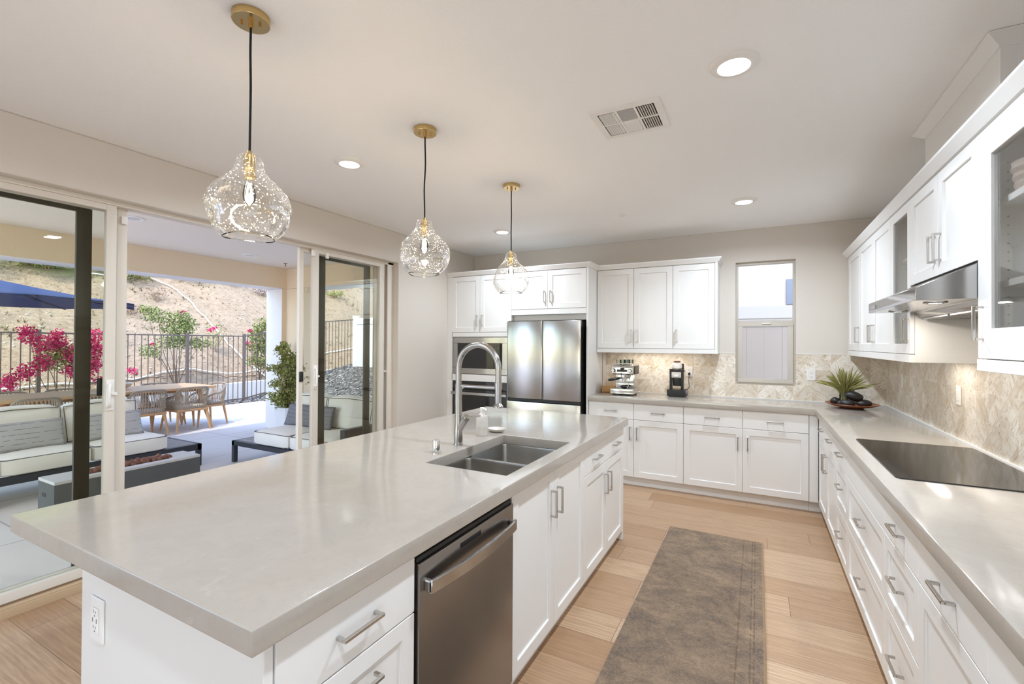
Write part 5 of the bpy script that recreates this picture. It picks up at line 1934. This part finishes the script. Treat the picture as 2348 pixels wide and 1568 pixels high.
leaf_cloud(gb, 1500, .05, 22).build('leaves', LEAFD, t, smooth=False)
branches((-10.85, 3.55, ZP), [(-10.75, y, z) for (y, z), r in pk[::2]], .010, 4).build('stems', STEM, t)
# green bougainvillea on the slope behind the fence, middle
t = thing('fence_tree', 'sparse green bush with a few red blossoms behind the fence, centre of the opening', 'shrub', (-12.15, 5.95, .36))
b2 = [((-12.1, 5.51, 2.07), (.2, .26, .16), 1.0), ((-12.1, 5.98, 2.03), (.2, .22, .17), 1.0), ((-12.1, 5.89, 1.77), (.22, .28, .18), 1.2), ((-12.1, 6.07, 1.49), (.22, .34, .16), 1.2), ((-12.1, 5.39, 1.27), (.2, .20, .15), .7), ((-12.1, 6.43, 1.42), (.2, .26, .12), .6), ((-12.1, 6.13, 1.87), (.2, .18, .16), .8), ((-12.1, 5.74, 1.46), (.2, .24, .13), .7), ((-12.1, 5.30, 2.22), (.15, .14, .08), .3)]
leaf_cloud(widen(b2, 1.25), 2600, .060, 31).build('leaves', LEAF, t, smooth=False)
leaf_cloud([((-12.05, 6.72, 1.82), (.06, .08, .05), 1), ((-12.05, 6.0, 2.19), (.05, .05, .03), .5), ((-12.05, 5.4, 1.42), (.05, .06, .04), .5), ((-12.05, 6.62, 1.77), (.06, .05, .05), .6)], 130, .05, 32).build('blossoms', PINK, t, smooth=False)
branches((-12.15, 5.93, .30), [b[0] for b in b2], .011, 7).build('stems', STEM, t)
t = thing('fence_tree', 'dense green bush with reddish leaf tips behind the fence, beside the patio column', 'shrub', (-12.15, 8.0, .42))
b3 = [((-12.1, 8.14, 1.93), (.25, .28, .20), 1), ((-12.1, 7.98, 1.68), (.25, .30, .2), 1.2), ((-12.1, 7.89, 1.38), (.25, .27, .2), 1.1), ((-12.1, 8.20, 1.28), (.25, .28, .2), 1), ((-12.1, 7.85, .98), (.25, .24, .16), .8), ((-12.1, 8.15, .86), (.25, .3, .14), .8), ((-12.1, 8.5, 1.6), (.25, .3, .4), 1.4)]
leaf_cloud(widen(b3, 1.2), 3900, .060, 41).build('leaves', LEAF, t, smooth=False)
leaf_cloud(b3, 320, .06, 42).build('red_leaves', RUST, t, smooth=False)
leaf_cloud([((-12.0, 7.62, 1.78), (.06, .07, .06), 1), ((-12.0, 7.55, 1.47), (.06, .08, .06), 1)], 70, .05, 43).build('blossoms', PINK, t, smooth=False)
branches((-12.15, 8.0, .36), [b[0] for b in b3], .011, 9).build('stems', STEM, t)
# potted shrub by the column
t = thing('potted_shrub', 'tall feathery green shrub in a white tapered planter by the patio column', 'plant', (-6.88, 5.02, ZP))
pc = [(4.90, 1.33, .10), (5.04, 1.16, .15), (5.08, .86, .15), (5.0, .62, .14), (4.90, 1.0, .11), (5.26, 1.04, .14), (4.80, .79, .09), (5.16, .64, .14), (4.96, 1.40, .07), (5.33, .83, .13), (4.86, .50, .10), (5.02, .46, .13), (4.76, .60, .07), (4.74, 1.05, .06)]
leaf_cloud([((-6.88, y, z), (.15, r, r), r * r) for y, z, r in pc], 3400, .055, 51, droop=-.5).build('leaves', LEAFD, t, smooth=False)
branches((-6.88, 5.02, .38), [(-6.88 + rnd.uniform(-.1, .1), y, z) for y, z, r in pc], .014, 12).build('stems', STEM, t)
pl = G()
pl.lathe([(.0, ZP), (.115, ZP), (.165, .385), (.168, .40), (.150, .40), (.145, .37), (.0, .37)], (-6.88, 5.02, 0), 4)
bmesh.ops.rotate(pl.bm, verts=pl.bm.verts[:], cent=(-6.88, 5.02, 0), matrix=Matrix.Rotation(math.pi / 4, 3, 'Z'))
bmesh.ops.scale(pl.bm, verts=pl.bm.verts[:], vec=(1.25, 1.25, 1), space=Matrix.Translation((6.88, -5.02, 0)))
pl.build('planter', PLANTER, t, bevel=.006)
# scrub on the hillside
def scrub(x, y, r, h, m, n, size, lb, seed, nm='hill_shrub'):
    c = on_hill(x, y)
    t = thing(nm, lb, 'shrub', c)
    leaf_cloud([((c.x, c.y, c.z + h * .55), (r, r, h * .5), 1)], n, size, seed, -.6).build('foliage', m, t, smooth=False)
    branches(c - Vector((0, 0, .05)), [(c.x + rnd.uniform(-r, r) * .8, c.y + rnd.uniform(-r, r) * .8, c.z + h * rnd.uniform(.6, 1)) for _ in range(7)], .012, seed).build('twigs', DRY, t)
BIGG = mat('hill_green', lin(152, 164, 92), .8, vary=(5, .3, (1, 1, 1)))
scrub(-17.6, 5.3, .75, .62, BIGG, 1500, .13, 'big feathery green shrub high on the hillside, behind the left glass', 61)
scrub(-18.0, 3.6, 1.1, .75, BIGG, 1500, .14, 'broad yellow green shrub at the top of the hillside, far left', 62)
scrub(-18.0, 6.6, .7, .5, BIGG, 800, .12, 'green shrub at the hilltop just under the patio beam', 63)
scrub(-16.4, 7.45, .34, .45, DRY, 150, .06, 'dry twiggy bush beside the curved pipe', 64)
scrub(-17.7, 7.35, .6, .32, WEED, 800, .10, 'low green weed patch left of the curved pipe top', 65)
scrub(-17.9, 9.0, .7, .32, WEED, 900, .10, 'low green weed patch right of the curved pipe top', 66)
scrub(-17.5, 10.4, .36, .3, DRY, 240, .07, 'dry grey scrub high on the bare slope', 67)
scrub(-17.0, 11.3, .42, .34, mat('grey_twig', lin(160, 144, 140), .95), 300, .07, 'greyish dry scrub near the top of the patio column', 68)
scrub(-15.6, 6.4, .5, .3, DRY, 260, .07, 'sparse dry scrub behind the open door on the slope', 69)
scrub(-13.6, 7.6, .30, .8, WEED, 200, .06, 'thin upright weed on the slope above the fence middle', 70)
scrub(-17.5, 15.2, .5, .3, WEED, 300, .09, 'low green weeds on the slope behind the right glass', 71)
scrub(-13.4, 10.3, .35, .3, DRY, 260, .06, 'dry bush on the slope just behind the right glass fence', 72)
# uncountable tufts of dry weeds
R = random.Random(77)
g = G()
for i in range(3200):
    x = -12.3 - R.random() ** .8 * 9
    y = R.uniform(.5, 20)
    c = on_hill(x, y)
    s = R.uniform(.03, .12) * (.5 + 1.2 * max(0, noise.noise(Vector((x * .8, y * .8, 3))) + .3))
    for k in range(5):
        a = R.uniform(0, 6.28)
        d = Vector((math.cos(a) * .6, math.sin(a) * .6, R.uniform(.4, 1))).normalized()
        b = Vector((-d.y, d.x, 0)).normalized() * s * .10
        v = [g.bm.verts.new(q) for q in (c - b, c + b, c + d * s)]
        g.bm.faces.new(v)
tag(g.build('hillside_weeds', mat('weed_dry', lin(122, 110, 76), .95, vary=(2, .4, (1, 1, 1))), smooth=False), 'sparse dry weeds scattered over the sandy hillside', 'weeds', kind='stuff')
R = random.Random(78)
g = G()
for i in range(700):
    x = -12.25 - R.random() * 3.2
    y = R.uniform(1, 14)
    bmesh.ops.create_icosphere(g.bm, subdivisions=1, radius=R.uniform(.015, .05), matrix=Matrix.Translation(on_hill(x, y)) @ Matrix.Diagonal((1, R.uniform(.6, 1.2), .6, 1)))
tag(g.build('hillside_stones', mat('pale_rock', lin(178, 164, 146), .95, vary=(8, .2, (1, 1, 1))), smooth=False), 'small pale stones scattered on the lower hillside', 'stones', kind='stuff')

# ------------------------------------------------------------------ metal fence
XF = -11.4
t = thing('metal_fence', 'brown metal picket fence along the foot of the hillside', 'fence', (XF, 5, 0))
def ftop(y):
    return 1.625 if y < 7.1 else (1.625 + (y - 7.1) * .195 if y < 9.5 else 2.093 + (y - 9.5) * .105)
segs = [(-.6, .9), (.9, 3.33), (3.33, 5.78), (5.78, 7.09), (7.09, 9.5), (9.5, 10.62)]
for (a, b) in segs:
    for zz, nm in ((0, 'top_rail'), (1, 'bottom_rail')):
        za = ftop(a) if zz == 0 else ground_z(a) + .09
        zb = ftop(b - .01) if zz == 0 else ground_z(b) + .09
        g = G()
        g.hexa([(XF - .012, a, za - .028), (XF + .012, a, za - .028), (XF + .012, b, zb - .028), (XF - .012, b, zb - .028), (XF - .012, a, za), (XF + .012, a, za), (XF + .012, b, zb), (XF - .012, b, zb)])
        g.build(nm, IRON, t, smooth=False)
for y in (-.6, .9, 3.33, 5.78, 7.09, 9.5):
    G().box(XF - .028, XF + .028, y - .028, y + .028, ground_z(y) - .1, ftop(y) + .05).build('post', IRON, t, bevel=.004, seg=1)
pk0 = None
y = -.5
k = 0
while y < 10.6:
    if all(abs(y - q) > .05 for q in (-.6, .9, 3.33, 5.78, 7.09, 9.5)):
        G().box(XF - .007, XF + .007, y - .007, y + .007, ground_z(y) + .03, ftop(y) - .02).build('picket', IRON, t, smooth=False)
        k += 1
    y += .12
t = thing('vinyl_fence', 'white vinyl privacy fence and post at the end of the metal fence', 'fence', (-8.5, 10.7, .5))
G().box(-11.42, -11.28, 10.63, 10.77, .2, 2.30).box(-11.44, -11.26, 10.61, 10.79, 2.30, 2.325).build('post', VINYL, t, bevel=.006)
g = G()
for kx in range(22):
    x = -11.28 + kx * .26
    g.box(x + .003, x + .257, 10.685, 10.715, .35, 2.06)
g.build('panel_boards', VINYL, t, bevel=.003, seg=1)
G().box(-11.28, -5.5, 10.66, 10.74, 2.05, 2.25).box(-11.28, -5.5, 10.66, 10.74, .40, .62).build('rail', VINYL, t, bevel=.006)

# ------------------------------------------------------------------ dining set
t = thing('dining_table', 'long teak outdoor dining table with splayed legs on the sunny patio', 'table', (-8.95, 3.35, ZP))
G().box(-9.46, -8.44, 1.95, 4.76, .660, .700).build('table_top', TEAKT, t, bevel=.006)
for (sx, sy) in ((1, 1), (1, -1), (-1, 1), (-1, -1)):
    cx, cy = -8.95, 3.355
    top = Vector((cx + sx * .36, cy + sy * 1.18, .66))
    bot = Vector((cx + sx * .49, cy + sy * 1.345, ZP + .001))
    G().cyl(bot, top, .022, .045, n=14).build('leg', TEAK, t)
G().box(-9.3, -8.6, 2.15, 4.55, .61, .659).build('apron', TEAK, t, bevel=.004)
o = G().lathe([(.0, .7005), (.08, .7005), (.16, .74), (.19, .785), (.175, .805), (.15, .80), (.10, .75), (.0, .735)], (-9.0, 3.52, 0), 28, warp=lambda p, a: Vector((p.x * (1 + .1 * math.sin(2 * a)), p.y * (1.15 + .08 * math.sin(3 * a)), p.z + .012 * math.sin(3 * a)))).build('stone_bowl', BOWLM, loc=(-9.0, 3.52, .7005))
tag(o, 'pale rough stone bowl on the outdoor dining table', 'bowl')

def make_chair():
    r = thing('dining_chair', 'x', 'chair', (0, 0, 0), 'rope dining chairs around the outdoor table')
    g = G()
    for (a, b, c, d) in ((-.245, .245, -.235, -.195), (-.235, .235, .215, .25), (-.245, -.205, -.23, .24), (.205, .245, -.23, .24)):
        g.box(a, b, c, d, .335, .372)
    g.build('seat_frame', TEAK, r, bevel=.006, seg=1)
    for sx in (-1, 1):
        for sy in (-1, 1):
            G().cyl((sx * .262, sy * .255, .0012), (sx * .215, sy * .205, .37), .013, .024, n=10).build('leg', TEAK, r)
    G().cushion(W3, -.215, .215, -.19, .225, .374, .432, .012, 5, .012).build('seat_cushion', CHCU, r)
    # rope-wrapped loop: arm - back - arm
    loop = [(-.255, .16, .40), (-.268, .12, .50), (-.275, .02, .560), (-.262, -.14, .600), (-.215, -.245, .715), (-.10, -.272, .735), (.10, -.272, .735), (.215, -.245, .715), (.262, -.14, .600), (.275, .02, .560), (.268, .12, .50), (.255, .16, .40)]
    lp = spline(loop, 5)
    G().tube(lp, .0135, 8).build('rope_frame', CHFR, r)
    g = G()
    n = len(lp)
    for k in range(6, n - 6):
        p = lp[k]
        f = (k - 6) / (n - 13)
        a = math.pi * (1.0 - f)
        # lower anchor on the seat frame
        lx = max(-.235, min(.235, p.x * .9))
        ly = -.225 if abs(p.x) < .2 else max(-.225, min(.2, p.y * .9))
        for dk in (-.008, .006):
            mid = Vector(((p.x + lx) / 2, (p.y + ly) / 2 - .012, (p.z + .372) / 2))
            g.tube([p + Vector((dk, 0, 0)), mid + Vector((-dk, 0, 0)), Vector((lx + dk, ly, .372))], .0042, 4, caps=False)
    g.build('woven_back', ROPE, r)
    return r
c0 = make_chair()
H = math.pi / 2
chs = [(-8.585, 4.34, H, 'rope dining chair on the near side of the table, closest to its sunny right end'),
       (-8.585, 3.70, H, 'rope dining chair on the near side, directly left of the one at the right end'),
       (-8.585, 3.07, H, 'rope dining chair on the near side, half hidden by the white door stile'),
       (-8.585, 2.44, H, 'rope dining chair on the near side, seen through left glass behind the sofa'),
       (-9.42, 4.37, -H, 'rope dining chair on the far side of the table, in the open doorway'),
       (-9.42, 3.12, -H, 'rope dining chair on the far side, left glass, right of the other far one'),
       (-9.42, 2.48, -H, 'rope dining chair on the far side, seen at the far left edge'),
       (-8.87, 4.80, math.pi, 'rope dining chair alone at the right head of the outdoor table')]
for i, (x, y, rz, lb) in enumerate(chs):
    o = c0 if i == 0 else copy_tree(c0, (0, 0, 0))
    o.location = (x, y, ZP)
    o.rotation_euler = (0, 0, rz)
    o['label'] = lb

# ------------------------------------------------------------------ umbrella
ux, uy = -9.25, 2.2
t = thing('patio_umbrella', 'large navy blue patio umbrella open over the outdoor dining table', 'umbrella', (ux, uy, .70))
g = G()
n = 8
apex = Vector((ux, uy, 2.32))
rim, mid = [], []
for k in range(n):
    a = 2 * math.pi * k / n + math.pi / 2
    rim.append(Vector((ux + 1.66 * math.cos(a), uy + 1.66 * math.sin(a), 2.015)))
top = g.bm.verts.new(apex + Vector((0, 0, .005)))
bt = g.bm.verts.new(apex)
rings = []
for f, sag in ((.33, .02), (.66, .03), (1.0, .0)):
    row = []
    for k in range(n):
        for h2 in (0, .5):
            p = apex.lerp(rim[k].lerp(rim[(k + 1) % n], h2), f)
            p.z -= sag
            row.append(p)
    rings.append(row)
up = [[g.bm.verts.new(p + Vector((0, 0, .005))) for p in r] for r in rings]
dn = [[g.bm.verts.new(p) for p in r] for r in rings]
m2 = 2 * n
for i in range(m2):
    j = (i + 1) % m2
    g.bm.faces.new((top, up[0][i], up[0][j]))
    g.bm.faces.new((bt, dn[0][j], dn[0][i]))
    for a in range(2):
        g.bm.faces.new((up[a][i], up[a + 1][i], up[a + 1][j], up[a][j]))
        g.bm.faces.new((dn[a][j], dn[a + 1][j], dn[a + 1][i], dn[a][i]))
    g.bm.faces.new((up[2][i], dn[2][i], dn[2][j], up[2][j]))
g.build('canopy', NAVY, t, sharp=12)
G().cyl((ux, uy, .62), (ux, uy, 2.32), .019, n=12).build('pole', BRONZE, t)
for k in range(n):
    G().tube([apex - Vector((0, 0, .03)), apex.lerp(rim[k], .5) - Vector((0, 0, .045)), rim[k] - Vector((0, 0, .012))], .008, 6).build('rib', ALU, t)
G().ell((ux, uy, 2.35), (.03, .03, .04)).build('finial', BRONZE, t)

# ------------------------------------------------------------------ sofas and fire pit
def sofa_cushion(g_args, name, parent, puff, edge=.02):
    c = G().cushion(W3, *g_args, puff, 8, edge).build(name, FABRIC, parent)
    return c
def pip(pts, parent):
    return G().tube(pts + [pts[0]], .0045, 5, caps=False).build('piping', PIPING, parent)
SZ0, SZ1 = .238, .402
t = thing('outdoor_sofa', 'long cream cushioned outdoor sofa with dark frame, left, behind the fire pit', 'sofa', (-6.3, 2.0, ZP))
fx0, fx1, fy0, fy1 = -6.68, -5.95, .20, 3.19
g = G()
g.box(fx1 - .05, fx1, fy0, fy1, .165, .237).box(fx0, fx0 + .05, fy0, fy1, .165, .237).box(fx0, fx1, fy1 - .05, fy1, .165, .237).box(fx0, fx1, fy0, fy0 + .05, .165, .237)
g.box(fx0, fx0 + .04, fy0, 2.80, .237, .52)
g.build('frame', ALU, t, bevel=.003, seg=1)
for (x, y) in ((fx1 - .05, fy1 - .05), (fx0, fy1 - .05), (fx1 - .05, 1.42), (fx1 - .05, fy0), (fx0, fy0)):
    G().box(x, x + .05, y, y + .05, ZP + .001, .165).build('leg', ALU, t, bevel=.003, seg=1)
g = G()
for k in range(7):
    x = fx0 + .06 + k * .09
    g.box(x, x + .078, 2.80, fy1 - .05, .222, .240)
g.build('slat_top', SLATG, t, bevel=.002, seg=1)
def rect_path(x0, x1, y0, y1, z):
    r = .03
    return [Vector(p) for p in ((x0 + r, y0, z), (x1 - r, y0, z), (x1, y0 + r, z), (x1, y1 - r, z), (x1 - r, y1, z), (x0 + r, y1, z), (x0, y1 - r, z), (x0, y0 + r, z))]
for (y0, y1) in ((.86, 1.492), (1.500, 2.150), (2.158, 2.835)):
    c = sofa_cushion((-6.62, -5.945, y0, y1, SZ0, SZ1), 'seat_cushion', t, .022)
    pip(rect_path(-6.60, -5.947, y0 + .008, y1 - .008, SZ1 - .012), c)
for (y0, y1) in ((.78, 1.405), (1.41, 2.055), (2.065, 2.715)):
    FT_ = lambda u, v, w: Vector((-6.42 + w - (v - .40) * .20, u, v))
    c = G().cushion(FT_, y0, y1, .40, .795, -.075, .075, .03, 8, .03).build('back_cushion', FABRIC, t)
    pip([FT_(y0 + .02, .42, .072), FT_(y1 - .02, .42, .072), FT_(y1 - .008, .78, .066), FT_((y0 + y1) / 2, .792, .07), FT_(y0 + .008, .78, .066)], c)
def pillow(F, lb, m, wd=.62, hg=.30, th=.06):
    c = F(0, hg / 2, 0)
    g = G()
    N, M = 20, 12
    sides = []
    for sg in (1, -1):
        rows = []
        for i in range(N + 1):
            a_ = -1 + 2 * i / N
            row = []
            for j in range(M + 1):
                b_ = -1 + 2 * j / M
                edge = i in (0, N) or j in (0, M)
                k = (1 - abs(a_) ** 3.2) * (1 - abs(b_) ** 2.4)
                pin = 1 - .05 * (1 - a_ * a_) * abs(b_) - 0.0
                pu = 1 - .035 * (1 - b_ * b_)
                if edge and sg < 0:
                    row.append(sides[0][i][j])
                    continue
                row.append(g.bm.verts.new(F(a_ * wd / 2 * pu, hg / 2 + b_ * hg / 2 * pin, sg * th * k)))
            rows.append(row)
        sides.append(rows)
    for rows in sides:
        for i in range(N):
            for j in range(M):
                g.bm.faces.new((rows[i][j], rows[i + 1][j], rows[i + 1][j + 1], rows[i][j + 1]))
    o = g.build('lumbar_pillow', m, loc=(c.x, c.y, c.z), sharp=180)
    return tag(o, lb, 'pillow', 'lumbar pillows on the patio sofas')
PILD = PILLOW.copy()
PILD.name = 'lined_pillow_dark'
for nd in PILD.node_tree.nodes:
    if nd.type == 'MIX' and nd.data_type == 'RGBA':
        for s in (6, 7):
            if not nd.inputs[s].is_linked:
                c = nd.inputs[s].default_value
                nd.inputs[s].default_value = (c[0] * .42, c[1] * .42, c[2] * .45, 1)
pillow(lambda u, v, w: Vector((-6.235 - v * .35 + w * .9, 1.74 + u, SZ1 + .012 + v)), 'grey lined lumbar pillow on the left sofa, behind the left glass', PILLOW, .60, .27)
pillow(lambda u, v, w: Vector((-6.225 - v * .35 + w * .9, 2.42 + u, SZ1 + .012 + v)), 'grey lined lumbar pillow at the right end of the left sofa, partly in the opening', PILLOW, .58, .27)

t = thing('outdoor_sofa', 'cream cushioned outdoor sofa with dark frame, right, partly behind the tinted glass', 'sofa', (-4.8, 3.95, ZP))
fx0, fx1, fy0, fy1 = -5.80, -3.90, 3.46, 4.30
g = G()
g.box(fx0, fx1, fy0, fy0 + .05, .180, .237).box(fx0, fx1, fy1 - .05, fy1, .180, .237).box(fx0, fx0 + .05, fy0, fy1, .180, .237).box(fx1 - .05, fx1, fy0, fy1, .180, .237)
g.box(-5.36, fx1, fy1 - .04, fy1, .237, .55)
g.build('frame', ALU, t, bevel=.003, seg=1)
for (x, y) in ((fx0, fy0), (fx0, fy1 - .05), (fx1 - .05, fy0), (fx1 - .05, fy1 - .05)):
    G().box(x, x + .05, y, y + .05, ZP + .001, .18).build('leg', ALU, t, bevel=.003, seg=1)
g = G()
for k in range(8):
    y = fy0 + .055 + k * .091
    g.box(fx0 + .05, -5.36, y, y + .08, .222, .240)
g.build('slat_top', SLATG, t, bevel=.002, seg=1)
for (x0, x1) in ((-5.385, -4.735), (-4.725, -3.98)):
    c = sofa_cushion((x0, x1, fy0 - .0, 4.20, SZ0, SZ1), 'seat_cushion', t, .022)
    pip(rect_path(x0 + .008, x1 - .008, fy0 + .004, 4.18, SZ1 - .012), c)
for (x0, x1) in ((-5.37, -4.78), (-4.77, -4.0)):
    FT_ = lambda u, v, w: Vector((u, 4.06 - w + (v - .40) * .16, v))
    c = G().cushion(FT_, x0, x1, .40, .785, -.075, .075, .03, 8, .03).build('back_cushion', FABRIC, t)
    pip([FT_(x0 + .02, .42, .072), FT_(x1 - .02, .42, .072), FT_(x1 - .008, .77, .066), FT_((x0 + x1) / 2, .782, .07), FT_(x0 + .008, .77, .066)], c)
pillow(lambda u, v, w: Vector((-4.93 + u, 3.86 + v * .30 - w * .9, SZ1 + .012 + v)), 'dark grey lined lumbar pillow on the right sofa', PILD, .86, .27, .07)
G().box(-3.99, -3.92, 3.55, 4.26, .24, .52).build('arm_rest', ALU, t, bevel=.006)

t = thing('fire_pit', 'long dark grey rectangular fire pit table in front of the left sofa', 'fire pit', (-4.95, 2.03, ZP))
p0, p1, q0, q1 = -5.11, -4.80, 1.50, 2.56
zt = .36
G().box(p0, p1, q0, q1, ZP + .001, zt - .012).build('body', PITM, t, bevel=.004)
o = wall_ring('rim', lambda u, v, w: Vector((u, v, w)), p0, p1, q0, q1, (p0 + .085, p1 - .075, q0 + .18, q1 - .22), zt - .0115, zt + .012, PITTOP, .003)
o.data.transform(Matrix.Translation(-ROOT_OFF[t]))
o.parent = t
G().box(p0 + .08, p0 + .15, q0 - .002, q0, .235, .265).build('handle_slot', GAP, t, bevel=.0)
R = random.Random(5)
lv = [G().ell((0, 0, 0), (.028, .024, .020), None, 8, 6, .5, s).build('lava_rock', LAVA, sharp=60) for s in (1, 4, 9)]
k = 0
for row in range(3):
    for cn in range(16):
        x = p0 + .105 + row * .045 + R.uniform(-.008, .008)
        y = q0 + .205 + cn * .043 + R.uniform(-.008, .008)
        o = lv[k] if k < 3 else copy_tree(lv[k % 3], (0, 0, 0))
        o.location = (x, y, zt + R.uniform(.004, .018))
        o.rotation_euler = (R.uniform(0, 3), R.uniform(0, 3), R.uniform(0, 3))
        o.scale = [R.uniform(.8, 1.2)] * 3
        tag(o, 'reddish brown lava rock in the fire pit trough', 'rock', 'lava rocks in the fire pit')
        k += 1
